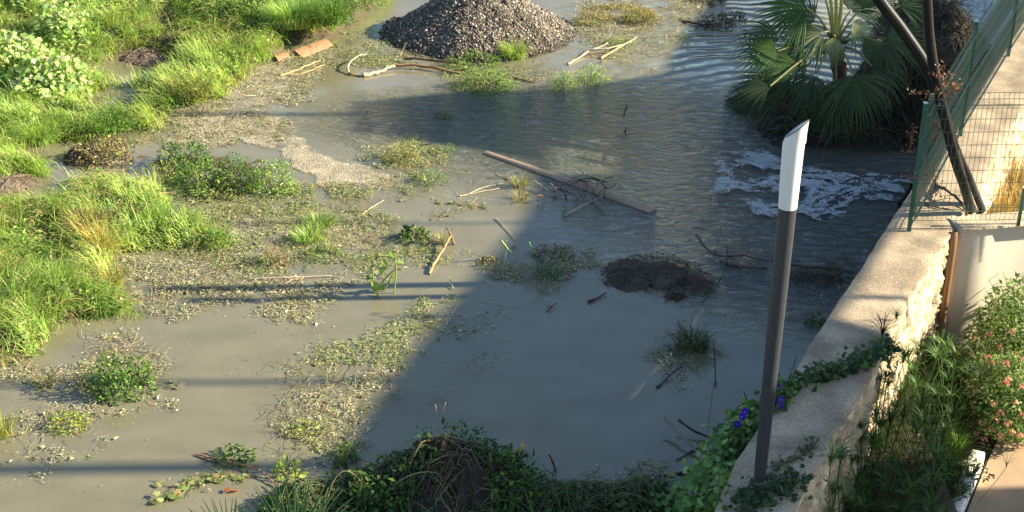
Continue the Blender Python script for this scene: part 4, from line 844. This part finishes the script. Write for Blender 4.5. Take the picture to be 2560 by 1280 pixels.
# ================================================= fans: palm and fan palm leaf
def fan(parent,hub,axis,normal,R,span,nseg,cols,droop=.35,name='frond',wf=1.0,tipc=None,split=.5):
    hub=np.array(hub,float); Nn=nrm(np.array(normal,float)); e1=nrm(np.array(axis,float)-np.dot(axis,Nn)*Nn); e2=np.cross(Nn,e1); mb=MB(); m=9; t=np.linspace(.06,1,m)
    an=np.linspace(-span/2,span/2,nseg)+R_.normal(0,.012,nseg); da=span/nseg; cols=pal(nseg,cols,.1)
    for i,a in enumerate(an):
        d=e1*math.cos(a)+e2*math.sin(a); sd_=-e1*math.sin(a)+e2*math.cos(a); Rr_=R*(1-.18*abs(a)/(span/2)**1)*R_.uniform(.9,1.05)
        r=Rr_*t; hw=np.where(t<split, r*math.tan(da/2)*1.02, Rr_*split*math.tan(da/2)*(1-(t-split)/(1-split))**.8+.0015)*wf
        dr=droop*R*np.clip(t-split*.7,0,1)**2*R_.uniform(.6,1.5); sw_=R_.normal(0,.05)*R*np.clip(t-split,0,1)**1.5
        c=hub+d*r[:,None]+sd_*sw_[:,None]-np.array([0,0,1])*dr[:,None]; fold=Nn*(hw*.55)[:,None]
        q=np.stack([c-sd_*hw[:,None]-fold*.5,c+fold*.5,c+sd_*hw[:,None]-fold*.5],1); cc=np.repeat(cols[i:i+1],m*3,0)
        if tipc is not None: k=np.repeat(np.clip((t-.75)*4,0,1),3)[:,None]; cc=cc*(1-k)+np.array(tipc)*k
        mb.add(q.reshape(-1,3),gf(np.arange(m*3).reshape(m,3)),cc)
    return mb.build(name,M_palm,parent)
PY=19.5; pbase=W(2100,285,0.1); pbase[1]=PY; heart=V(2088,105,PY)
pm=thing('fan_palm','green fan palm with drooping leaves growing from a dark heap beside the churning outflow','palm',pbase)
mb=MB(); trk=spline([pbase-[0,0,.2],(pbase+heart)/2,heart],16); tubes(mb,[trk],[np.linspace(.13,.09,16)*(1+.1*R_.normal(size=16))],(.09,.055,.035),14); mb.build('trunk',M_wood,pm,True)
mb=MB(); n=70; tt=R_.uniform(.35,1,n); P=pbase+(heart-pbase)*tt[:,None]; blades(mb,P+rdir(n,-.1,.1)*.1,rdir(n,-.1,.1)*[1,1,0]+1e-3,R_.uniform(.12,.3,n),R_.uniform(.015,.035,n),R_.uniform(.8,2.6,n),pal(n,[(.2,.13,.07),(.3,.24,.13),(.12,.08,.05)]),4); mb.build('old_leaf_bases',M_dry,pm)
PG=[(.05,.10,.02),(.07,.13,.03),(.035,.08,.015)]; PGR=[(.032,.055,.02),(.05,.075,.03),(.02,.04,.014)]; PYL=[(.3,.33,.13),(.36,.35,.2),(.24,.3,.1)]
FR=[ # hub px,py,Y, axis(x,up), normal, R(m), span, cols, droop
 (2015,18,19.3,(-1,-.05),(.1,-.75,.6),.78,2.9,PG,.35),
 (1950,92,19.4,(-1,.12),(0,-.45,.85),.70,2.0,PG,.5),
 (1945,128,19.1,(-1,-.05),(0,-.6,.8),.62,2.4,PG,.4),
 (2000,165,18.9,(-1,-.1),(0,-.5,.9),.70,1.9,PG,.5),
 (1985,205,18.7,(-1,-.28),(-.2,-.6,.8),.95,1.5,PGR,.35),
 (2135,190,18.4,(.15,-1),(.1,-.8,.55),.70,3.0,PGR+PG[2:],.4),
 (2040,185,18.6,(-.5,-1),(-.2,-.7,.6),.55,2.2,PGR,.6),
 (2250,15,19.8,(1,.02),(0,-.5,.85),.5,2.2,PG+PYL[:1],.3),
 (2215,98,19.2,(1,.12),(.1,-.5,.85),.75,1.8,PG,.35),
 (2205,105,18.9,(.5,-1),(.2,-.7,.6),.5,2.0,PGR,.7),
 (2130,62,19.3,(.8,-.5),(.2,-.5,.8),.42,2.6,PYL,1.0),
 (2085,92,19.2,(-.1,-1),(0,-.8,.5),.35,1.8,PYL,.5),
 (2060,80,19.2,(-1,-.4),(-.2,-.6,.8),.6,2.2,PYL+PG,.7),
 (2160,20,20.0,(.3,1),(0,-.8,.5),.6,2.6,PG,.2),
 (2050,-40,20.2,(-.2,1),(0,-.8,.5),.7,2.6,PG,.2),
 (2090,250,18.6,(-.6,-1),(0,-.7,.6),.55,2.6,PGR,.5),
 (2150,118,19.0,(1,-.2),(.1,-.6,.75),.55,2.2,PG,.6),(2035,62,19.7,(-.8,.5),(0,-.7,.6),.6,2.4,PG,.4),(2125,28,19.9,(.6,.7),(.1,-.7,.6),.6,2.6,PG+PYL[:1],.4),
 (2015,125,19.1,(-1,-.5),(-.1,-.6,.7),.6,2.2,PG,.7),(2180,165,18.7,(1,-.5),(.2,-.6,.7),.6,2.4,PGR,.6),(1925,215,18.5,(-1,-.3),(-.1,-.5,.85),.6,1.9,PGR,.5)]
for (a,b,Y,axx,nn_,Rm,sp,cl,dr) in FR:
    hub=V(a,b,Y); axw=np.array([axx[0],0.25*axx[1],axx[1]]); fo=fan(pm,hub,axw,nn_,Rm,sp,34,cl,dr,tipc=(.3,.28,.12) if cl is PYL else None)
    mb=MB(); mid=(hub+heart)/2+[0,0,.06]; C=spline([heart-[0,0,.08],mid,hub],10); tubes(mb,[C],[np.linspace(.02,.012,10)],(.28,.28,.09) if b<80 else (.16,.15,.06),6)
    o=mb.build('petiole',M_wood,None,True); o.parent=fo; o.matrix_parent_inverse.identity(); 
    o.location=o.location-pm.location-fo.location
for i in range(3):
    a=V(2070+16*i,-60,19.4+.1*i); mb=MB(); C=spline([heart,(a+heart)/2+[.02*i,0,0],a],10); tubes(mb,[C],[np.linspace(.03,.018,10)],(.42,.38,.10),8); mb.build('upright_petiole',M_wood,pm,True)
fo=fan(pm,V(2085,-90,19.5),(0,.2,1),(0,-.8,.5),.6,2.4,34,PG,.2)
# dark heap of dead fronds and roots under the palm
for (px,py,rx,ry,h,lb,nt_) in ((2150,318,1.35,.8,.5,'dark heap of dead fronds and roots under the palm',700),(2275,275,.85,1.2,1.0,'tall dark brown brush pile behind the black pipes',900),(2330,150,.85,2.0,.8,'brown dead brush heap between the palm and the far mesh fence',600),(1960,262,.75,.4,.22,'low fringe of dead leaves trailing in water at the left of the palm heap',240)):
    c=W(px,py,0); t=thing('brush_heap',lb,'brush heap',c); mb=MB(); mound_mb(mb,c-[0,0,.03],rx,ry,h,[(.028,.02,.014)],px%40,60,.3,1.8); mb.build('soil_core',M_mud,t,True)
    mb=MB(); tangle(mb,c,rx*1.02,ry*1.02,h*1.03,nt_,.2,.7,.005,[(.09,.06,.04),(.055,.04,.03),(.13,.1,.06),(.07,.08,.035)],.5,1.8); mb.build('dead_stems',M_wood,t)
    mb=MB(); n=int(nt_*.9); q=np.sqrt(R_.rand(n)); a=R_.uniform(0,2*PI,n); P=np.c_[c[0]+rx*q*np.cos(a),c[1]+ry*q*np.sin(a),h*(1-q**1.8)]; blades(mb,P,np.c_[np.cos(a),np.sin(a),np.zeros(n)]+rdir(n)*.5*[1,1,0],R_.uniform(.15,.4,n),R_.uniform(.008,.02,n),R_.uniform(.8,2.4,n),pal(n,[(.06,.08,.03),(.11,.08,.045),(.04,.06,.025)]),4); mb.build('dead_leaves',M_dry,t)
# fan palm leaf in the foreground bottom
fh=V(735,1385,9.3); fp=thing('palm_leaf','dark spiky fan palm leaf rising at the bottom edge','palm leaf',fh)
fan(fp,fh,(0,.1,1),(.05,-.95,.25),.72,2.0,44,[(.04,.09,.03),(.06,.11,.04)],.05,'blade',split=.35,tipc=(.14,.16,.09))
mb=MB(); tubes(mb,[spline([fh,fh-[0,.1,.9],fh-[0,.1,1.8]],8)],[[.02]*8],(.1,.12,.04),8); mb.build('petiole',M_wood,fp)
fh=V(575,1375,9.2); fp=thing('palm_leaf','tip of a second dark palm leaf left of the spiky one at the bottom edge','palm leaf',fh)
fan(fp,fh,(-.35,.1,1),(.1,-.95,.25),.50,1.3,16,[(.03,.07,.025),(.045,.09,.03)],.05,'blade',split=.3)
mb=MB(); tubes(mb,[spline([fh,fh-[0,.1,.9],fh-[0,.1,1.8]],8)],[[.02]*8],(.1,.12,.04),8); mb.build('petiole',M_wood,fp)
# ================================================= rust coloured dried vines on the fence
RST=[(.2,.085,.05),(.26,.13,.08),(.14,.07,.045),(.28,.2,.11)]
for pts,lb,n,sc in (([(2345,180),(2365,205),(2385,215),(2360,235)],'rust brown dried vine hanging on top of the near fence beside the crossing pipes',130,.05),([(2275,235),(2310,232),(2330,240)],'dry twig with rusty leaves sticking left from the fence top',40,.04),([(2285,318),(2282,345),(2268,380)],'rusty dried flower spike hanging left of the green fence post',70,.03),([(2330,300),(2345,330),(2335,345)],'dried leaves caught in the mesh by the green post',60,.04),([(2335,425),(2340,460),(2330,500),(2370,495)],'rusty dried vine in the lower part of the near mesh panel',110,.035),([(2262,437),(2280,440),(2295,445)],'small rusty twig poking left low on the green fence post',30,.03)):
    Y=14.35; C=spline([V(a,b,Y) for a,b in pts],14); t=thing('dried_vine',lb,'dried vine',C[0]); mb=MB(); tubes(mb,[C],[[.004]*14],(.15,.08,.05),5); mb.build('stem',M_wood,t)
    mb=MB(); P=C[R_.randint(0,14,n)]+R_.normal(0,.028 if n<100 else .05,(n,3)); inst(mb,*LEAF,P,rdir(n),rdir(n),R_.uniform(sc*.5,sc*1.2,n),pal(n,RST,.2)); mb.build('dry_leaves',M_dry,t)
# ================================================= golden dry reeds behind the cream wall
for px,py,lb in ((2475,520,'sunlit golden dry reeds just behind the coping at the pipe foot'),(2530,500,'sunlit golden dry reeds behind the near mesh panel at the right edge'),(2500,430,'taller golden dry stems farther behind the near mesh panel'),(2590,440,'dry reeds leaving the picture right of the mesh')):
    c=W(px,py,0.1)*[1,1,0]+[0,0,-.4]; t=thing('dry_reeds',lb,'reeds',c,'dry reeds behind the cream wall'); mb=MB(); n=420; a=R_.uniform(0,2*PI,n); P=c+np.c_[R_.normal(0,.22,n),R_.normal(0,.16,n),np.zeros(n)]; P[:,0]=np.maximum(P[:,0],c[0]-.2)
    blades(mb,P,np.c_[np.cos(a),np.sin(a),np.zeros(n)],R_.uniform(.3,.95,n),R_.uniform(.006,.014,n),R_.uniform(.1,1.6,n),pal(n,[(.5,.36,.15),(.42,.26,.1),(.55,.45,.22),(.3,.3,.1)],.2),4); mb.build('blades',M_dry,t)
# ================================================= sedges between wall and flower bush
def sedge(tops,label):
    tops=list(tops)+[(a+R_.uniform(-45,45),b+R_.uniform(-30,45),z-R_.uniform(.05,.25),s_*R_.uniform(.7,1.05)) for a,b,z,s_ in tops for _ in range(2 if b>870 else 0)]
    base=W(tops[0][0]+5,tops[0][1]+20,ZG); c=np.array([np.mean([W(a,b,z)[0] for a,b,z,_ in tops]),np.mean([W(a,b,z)[1] for a,b,z,_ in tops]),ZG])
    t=thing('umbrella_sedge',label,'sedge',c,'umbrella sedges along the foot of the stone wall'); ms=MB(); ml=MB()
    for (a,b,z,s) in tops:
        h=W(a,b,z); C=spline([c+[R_.normal(0,.04),R_.normal(0,.04),0],(c+h)/2+[0,0,.12],h],9); tubes(ms,[C],[np.linspace(.006,.0035,9)],(.06,.11,.03),5)
        n=R_.randint(18,27); an=np.arange(n)*2*PI/n+R_.normal(0,.12,n); D=np.c_[np.cos(an),np.sin(an),np.zeros(n)]
        up=nrm(np.tile(C[-1]-C[-3],(n,1))+R_.normal(0,.15,(n,3))*0.3); blades(ml,np.tile(h,(n,1)),D,R_.uniform(.75,1.15,n)*s,R_.uniform(.007,.011,n),R_.uniform(1.3,2.2,n),pal(n,SG,.3)*R_.uniform(.6,1.5),6,up=np.tile([0,0,1.],(n,1)))
    ms.build('stem',M_wood,t); ml.build('leaves',M_grass,t)
SG=[(.05,.1,.022),(.09,.15,.045),(.035,.07,.015)]
SD=[([(2205,845,.95,.30),(2230,880,.9,.22),(2240,800,.9,.16)],'sunlit umbrella sedge leaning over the wall top and casting spiky shadow on it'),
([(2300,880,.55,.24),(2340,910,.45,.24),(2270,900,.6,.2)],'umbrella sedge in front of the bright stone face near the flower bush'),
([(2180,905,.85,.18),(2200,960,.6,.22)],'short umbrella sedge behind the vine strand on the wall edge'),
([(2390,900,.4,.25),(2420,950,.35,.25),(2370,960,.35,.22)],'umbrella sedge touching the flower bush in dappled sun'),
([(2250,1000,.4,.26),(2290,980,.35,.24),(2220,970,.5,.2)],'umbrella sedge in shade just below the bright stone face'),
([(2300,1030,.35,.27),(2340,1000,.3,.25)],'umbrella sedge in shade beside the middle of the flower bush'),
([(2225,1065,.45,.28),(2190,1050,.5,.2)],'pale headed umbrella sedge near the wall corner in shade'),
([(2150,1080,.45,.2),(2180,1110,.35,.22)],'umbrella sedge hugging the shaded stone face'),
([(2290,1090,.3,.28),(2330,1070,.3,.25),(2380,1050,.25,.22)],'umbrella sedge in the middle of the dark sedge bed'),
([(2075,1165,.75,.30),(2100,1150,.6,.2)],'umbrella sedge whose leaves reach over the shaded wall top'),
([(2180,1185,.35,.26),(2140,1210,.3,.24),(2230,1160,.3,.22)],'umbrella sedge in front of the one reaching over the wall'),
([(2290,1165,.3,.28),(2340,1150,.2,.24)],'umbrella sedge near the white kerb end of the bed'),
([(2330,1210,.2,.25),(2370,1180,.1,.2),(2280,1230,.25,.24)],'umbrella sedge low beside the white kerb'),
([(2110,1260,.35,.26),(2160,1280,.25,.24),(2080,1240,.45,.2)],'umbrella sedge at the bottom edge next to the stone face'),
([(2220,1240,.3,.27),(2250,1290,.2,.24)],'umbrella sedge at the bottom edge in the middle of the bed'),
([(2330,1280,.15,.24),(2300,1310,.15,.24)],'umbrella sedge at the bottom edge beside the kerb')]
for tp,lb in SD: sedge(tp,lb)
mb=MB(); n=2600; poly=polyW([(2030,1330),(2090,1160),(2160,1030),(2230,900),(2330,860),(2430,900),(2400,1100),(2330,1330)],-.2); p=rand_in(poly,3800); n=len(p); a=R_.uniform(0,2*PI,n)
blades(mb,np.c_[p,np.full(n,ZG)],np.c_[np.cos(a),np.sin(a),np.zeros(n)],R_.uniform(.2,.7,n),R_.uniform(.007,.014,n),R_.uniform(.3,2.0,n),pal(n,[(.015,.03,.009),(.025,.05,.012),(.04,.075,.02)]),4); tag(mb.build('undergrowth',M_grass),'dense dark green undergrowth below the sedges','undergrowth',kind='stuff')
for px,py,z,lb in ((2185,1000,.3,'bright green grass tuft growing from the shaded wall corner'),(2190,1120,.2,'small bright grass tuft in the dark sedge bed'),(2395,1120,-.3,'small lime green tuft beside the white kerb')):
    weed(px,py,34,36,'grassy',lb,cols=[(.14,.3,.04),(.2,.36,.06)],dens=1.5,z=z,name='grass_tuft')
# ================================================= flowering bush
LG=[(.24,.33,.11),(.17,.26,.075),(.33,.4,.18),(.11,.19,.045)]
def flower_bush(cs,label):
    c0=cs[0][0]; t=thing('lantana_bush',label,'bush',np.r_[c0[:2],ZG]); mb=MB()
    for c,rx,ry,h,n in cs: stems_mb(mb,np.r_[c[:2],ZG],rx,h+.3,26,[(.14,.13,.06)],.006)
    mb.build('stem',M_wood,t); mb=MB()
    for c,rx,ry,h,n in cs: bush_leaves(mb,c,rx*1.08,ry*1.08,h*1.03,n,.026,.06,LG,gap=.30,shell=.6,sd=R_.randint(90))
    mb.build('leaves',M_leaf,t); return t
B1=W(2530,1040,-.4); B2=W(2545,930,-.4); B3=W(2480,1010,-.45)
fbh=flower_bush([(B1,.46,.42,.66,5500),(B2,.55,.52,.85,6500),(B3,.34,.4,.55,3500)],'flowering bush with small leaves and pink and peach flower clusters beside the pavement')
FLW=[(2400,880),(2410,885),(2392,876),(2425,905),(2500,870),(2540,885),(2470,895),(2455,935),(2520,950),(2515,960),(2555,970),(2480,910),(2380,985),(2390,1010),(2485,1010),(2500,1035),(2490,1050),(2520,1060),(2425,1065),(2440,1085),(2455,1060),(2475,1075),(2410,1090),(2540,1010),(2555,1040),(2530,1080),(2500,1090),(2460,1100),(2560,900),(2550,1090),(2470,840),(2530,830),(2440,850),(2515,910),(2440,980),(2545,1120),(2405,955),(2385,1035)]
for i,(a,b) in enumerate(FLW):
    # nearest surface point of the bush along this ray
    best=None; d=ray(a,b); O=np.array([0,0,CAMZ])
    for c,rx,ry,h in ((B1,.46,.42,.66),(B2,.55,.52,.85),(B3,.34,.4,.55)):
        q=(O-c)/[rx,ry,h]; dd=d/[rx,ry,h]; A2=dd@dd; Bq=2*q@dd; Cq=q@q-1.0; D_=Bq*Bq-4*A2*Cq
        if D_>0:
            tt=(-Bq-math.sqrt(D_))/(2*A2)
            if best is None or tt<best: best=tt
    if best is None: continue
    p=O+d*(best-.02); mb=MB(); n=22; dd=rdir(n,-.2,1); p=p-d*.05; inst(mb,*LOBE,p+dd*.03,rdir(n),dd,np.full(n,.022),pal(n,[(.66,.34,.27),(.72,.48,.3),(.62,.28,.28)] if i%3 else [(.6,.2,.2),(.65,.3,.3)],.12)); mb.build('flower_cluster',M_flower,fbh)
bush(2540,860,.5,.4,.75,'fresh green leafy shrub against the cream wall above the flowering bush',3200,.03,.075,[(.14,.25,.07),(.2,.3,.1),(.1,.18,.05)],LEAF,z=-.35,name='shrub',gap=.3)
for px,py,lb in ((2425,1190,'low leafy plant spilling over the white kerb'),(2395,1240,'dark leafy plant at the lower end of the white kerb')):
    bush(px,py,.14,.16,.22,lb,140,.03,.055,[(.1,.15,.06),(.2,.22,.1)],LEAF,z=ZG+.15,name='bedding_plant',cat='plant')
mb=MB(); n=14; p=W(2478,1190,-.3); dd=rdir(n,-.3,1); inst(mb,*LOBE,p+dd*.02,rdir(n),dd,np.full(n,.025),pal(n,[(.4,.06,.05)])); 
t=thing('dried_flower','dark red dried flower head on a thin stem over the pavement','flower',p-[.1,0,.25]); mb.build('flower_head',M_flower,t); mb=MB(); tubes(mb,[spline([p-[.2,0,.25],p-[.1,0,.03],p],8)],[[.003]*8],(.1,.12,.04),4); mb.build('stem',M_wood,t)
# spiky dry sedge shoots over the pavement
mb=MB(); h=W(2515,1170,-.25); n=9; an=np.arange(n)*2*PI/n; blades(mb,np.tile(h,(n,1)),np.c_[np.cos(an),np.sin(an),np.zeros(n)],np.full(n,.2),np.full(n,.006),np.full(n,1.6),pal(n,[(.25,.2,.08)])); tubes(mb,[spline([W(2440,1260,ZG),W(2480,1215,-.4),h],8)],[[.003]*8],(.2,.17,.08),4); tag(mb.build('sedge_shoot',M_grass),'thin dry spoked sedge shoot leaning over the sunlit pavement','sedge')
# ================================================= vines on the wall
def vine(pathpx,width,n,label,cols,s0,s1,z=ZT,name='vine',lift=.07,stem=(.1,.1,.05)):
    C=spline([W(a,b,zz) if len(q)==0 else None for a,b,zz,*q in pathpx],60); t=thing(name,label,'vine',C[0]); mb=MB()
    for k in range(4): tubes(mb,[C+[0,0,.015]+R_.normal(0,width*.25,3)*[1,1,.2]],[[.006]*60],stem,5)
    mb.build('stem',M_wood,t); mb=MB(); i=R_.randint(0,60,n); P=C[i]+np.c_[R_.normal(0,width,(n,2)),np.abs(R_.normal(0,lift,n))+.01]
    inst(mb,*LOBE,P,rdir(n,-.6,.4),nrm(R_.normal(0,.5,(n,3))+[-.2,-.3,1]),R_.uniform(s0,s1,n),pal(n,cols,.2)); mb.build('leaves',M_leaf,t); return t
vine([(2225,880,ZT),(2150,918,ZT),(2080,940,ZT),(2010,960,ZT),(1960,985,ZT),(1925,1030,ZT)],.05,620,'dark ivy strand lying across the shaded wall top',[(.05,.1,.035),(.08,.14,.05),(.04,.08,.03)],.035,.075)
vine([(2045,1105,ZT),(1990,1150,ZT),(1930,1170,ZT)],.03,70,'sparse dry ivy runner on the wall top near the lamp post',[(.07,.1,.04),(.12,.11,.07)],.02,.05,lift=.02)
vine([(1990,1200,ZT),(1940,1225,ZT),(1885,1250,ZT),(1850,1275,ZT)],.09,330,'dark ivy patch around the foot of the lamp post',[(.04,.08,.03),(.06,.1,.04)],.03,.07,lift=.03)
mg=thing('morning_glory','bright leafy creeper with violet blue trumpet flowers climbing over the water side of the wall','creeper',W(1850,1100,.2))
mb=MB(); P=[]
for (a,b,z,r,n) in ((1875,1035,.75,.07,160),(1850,1070,.6,.10,230),(1830,1110,.5,.12,260),(1810,1160,.4,.15,330),(1790,1210,.35,.17,380),(1780,1260,.35,.2,400),(1700,1270,.1,.16,250),(1840,1225,.7,.13,220),(1945,985,.95,.07,120),(1860,1180,.75,.08,120)):
    c=W(a,b,z); P.append(c+R_.normal(0,1,(n,3))*[r*.7,r*.8,r*.6])
P=np.concatenate(P); n=len(P); inst(mb,*LOBE,P,rdir(n,-.8,.2),nrm(R_.normal(0,.45,(n,3))+[-.3,-.5,.9]),R_.uniform(.035,.085,n),pal(n,[(.14,.26,.07),(.2,.33,.1),(.1,.19,.05),(.27,.38,.13)],.2)); mb.build('leaves',M_leaf,mg)
mb=MB()
for k in range(10): 
    i=R_.randint(0,n,4); q=P[i]; q=q[np.argsort(q[:,1])]; tubes(mb,[spline(q,20)],[[.004]*20],(.12,.16,.05),4)
mb.build('stem',M_wood,mg)
for a,b,z in ((1945,968,1.02),(1953,1000,1.0),(1948,1015,.98),(1862,1030,.85),(1855,1042,.83),(1843,1060,.7)):
    p=W(a,b,z); mb=MB(); m=10; an=np.arange(m)*2*PI/m; Nn=nrm(np.array([-.2+R_.normal(0,.2),-.75,.6])); e1=nrm(np.cross(Nn,[0,0,1])); e2=np.cross(Nn,e1)
    r1=np.array([p+Nn*.02+(e1*math.cos(x)+e2*math.sin(x))*.033*(1 if i%2 else .92) for i,x in enumerate(an)]); r0=np.array([p-Nn*.02+(e1*math.cos(x)+e2*math.sin(x))*.010 for x in an])
    mb.add(np.vstack([r1,r0]),[(i,(i+1)%m,m+(i+1)%m,m+i) for i in range(m)],(.09,.03,.62)); mb.add(np.vstack([r0,r0.mean(0)]),[(i,(i+1)%m,m) for i in range(m)],(.5,.3,.7)); mb.build('flower',M_flower,mg)
# ================================================= unseen cutout for the building at right, shaped to cast its shade on the water
XB=16.0; tE=math.tan(SUN_E)/math.cos(SUN_A); tA=math.tan(SUN_A)
def shp(px,py,z=0.):
    p=W(px,py,z); return (p[1]+(XB-p[0])*tA, p[2]+(XB-p[0])*tE)
shade_top=[shp(*q) for q in ((1900,-260),(1800,-80),(1755,20),(1700,95),(1650,185),(1400,225),(1150,228),(900,255),(880,330),(1180,372),(1330,400),(1330,500),(1290,570),(1215,650),(1135,745),(1000,905),(870,1085),(800,1165))]
low=[(shade_top[-1][0]-.15,-1),(shp(2500,1222,ZG)[0],-1),(shp(2500,1222,ZG)[0],shp(2450,1200,ZG)[1]+.15),(shp(2200,855,ZT)[0]-.35,6.35),(shp(2110,848,ZT)[0],shp(2050,850,ZT)[1]-.4),]
low+= [(shp(a,b,ZT)[0],shp(a,b,ZT)[1]-.02) for a,b in WL[6:13]]
ylast=max(low[-1][0],shade_top[0][0])+.5
outl=[(6.0,-1),(6.0,9.6),(shade_top[-1][0]-.6,9.6)]+shade_top[::-1]
# closed outline in (y,z): upper edge traced back from the shade, going away from the camera, then back along the underside
zr=shp(770,1280)[1]; outline=[(6.0,zr)]+[(shade_top[-1][0]-.4,zr)]+shade_top[::-1]+[(ylast+14,5.6),(ylast+14,-1),(ylast,-1)]+[(ylast,low[-1][1])]+low[::-1][:-1]+[(6.0,-1)]
bd=thing('building_shade_caster','unseen thin stand-in for the building on the right, shaped to shade the water','building',(XB,15,-1))
import mathutils
hole=[(18.3,7.15),(19.5,7.15),(19.5,7.6),(18.3,7.6)]; tri=mathutils.geometry.tessellate_polygon([[Vector((0,a,b)) for a,b in outline],[Vector((0,a,b)) for a,b in hole]]); no=len(outline); outline=outline+hole; n=len(outline); mb=MB()  # opening added so sun reaches the palm top and a patch of water
v=[(XB,a,b) for a,b in outline]+[(XB+.06,a,b) for a,b in outline]
mb.add(v,[tuple(t) for t in tri]+[tuple(n+i for i in t[::-1]) for t in tri],(.5,.45,.38)); mb.add(v,[(i,(i+1)%no,n+(i+1)%no,n+i) for i in range(no)],(.5,.45,.38)); mb.build('wall',M_plaster,bd)  # thin unseen sheet, cut to the outline that throws the shade
for (px,py,r) in ((600,287,.06),(900,560,.025),(600,955,.045),(350,1170,.085),(200,1000,.0)):  # unseen masts added to throw thin stripes of shade on the water
    if r: 
        y,z=shp(px,py); mb=MB(); tubes(mb,[[(XB+.15,y,6.5),(XB+.15,y,9.5),(XB+.15,y,12.5)]],[[r]*3],(.2,.2,.2),8); mb.build('shade_stripe_mast',M_pole,bd)
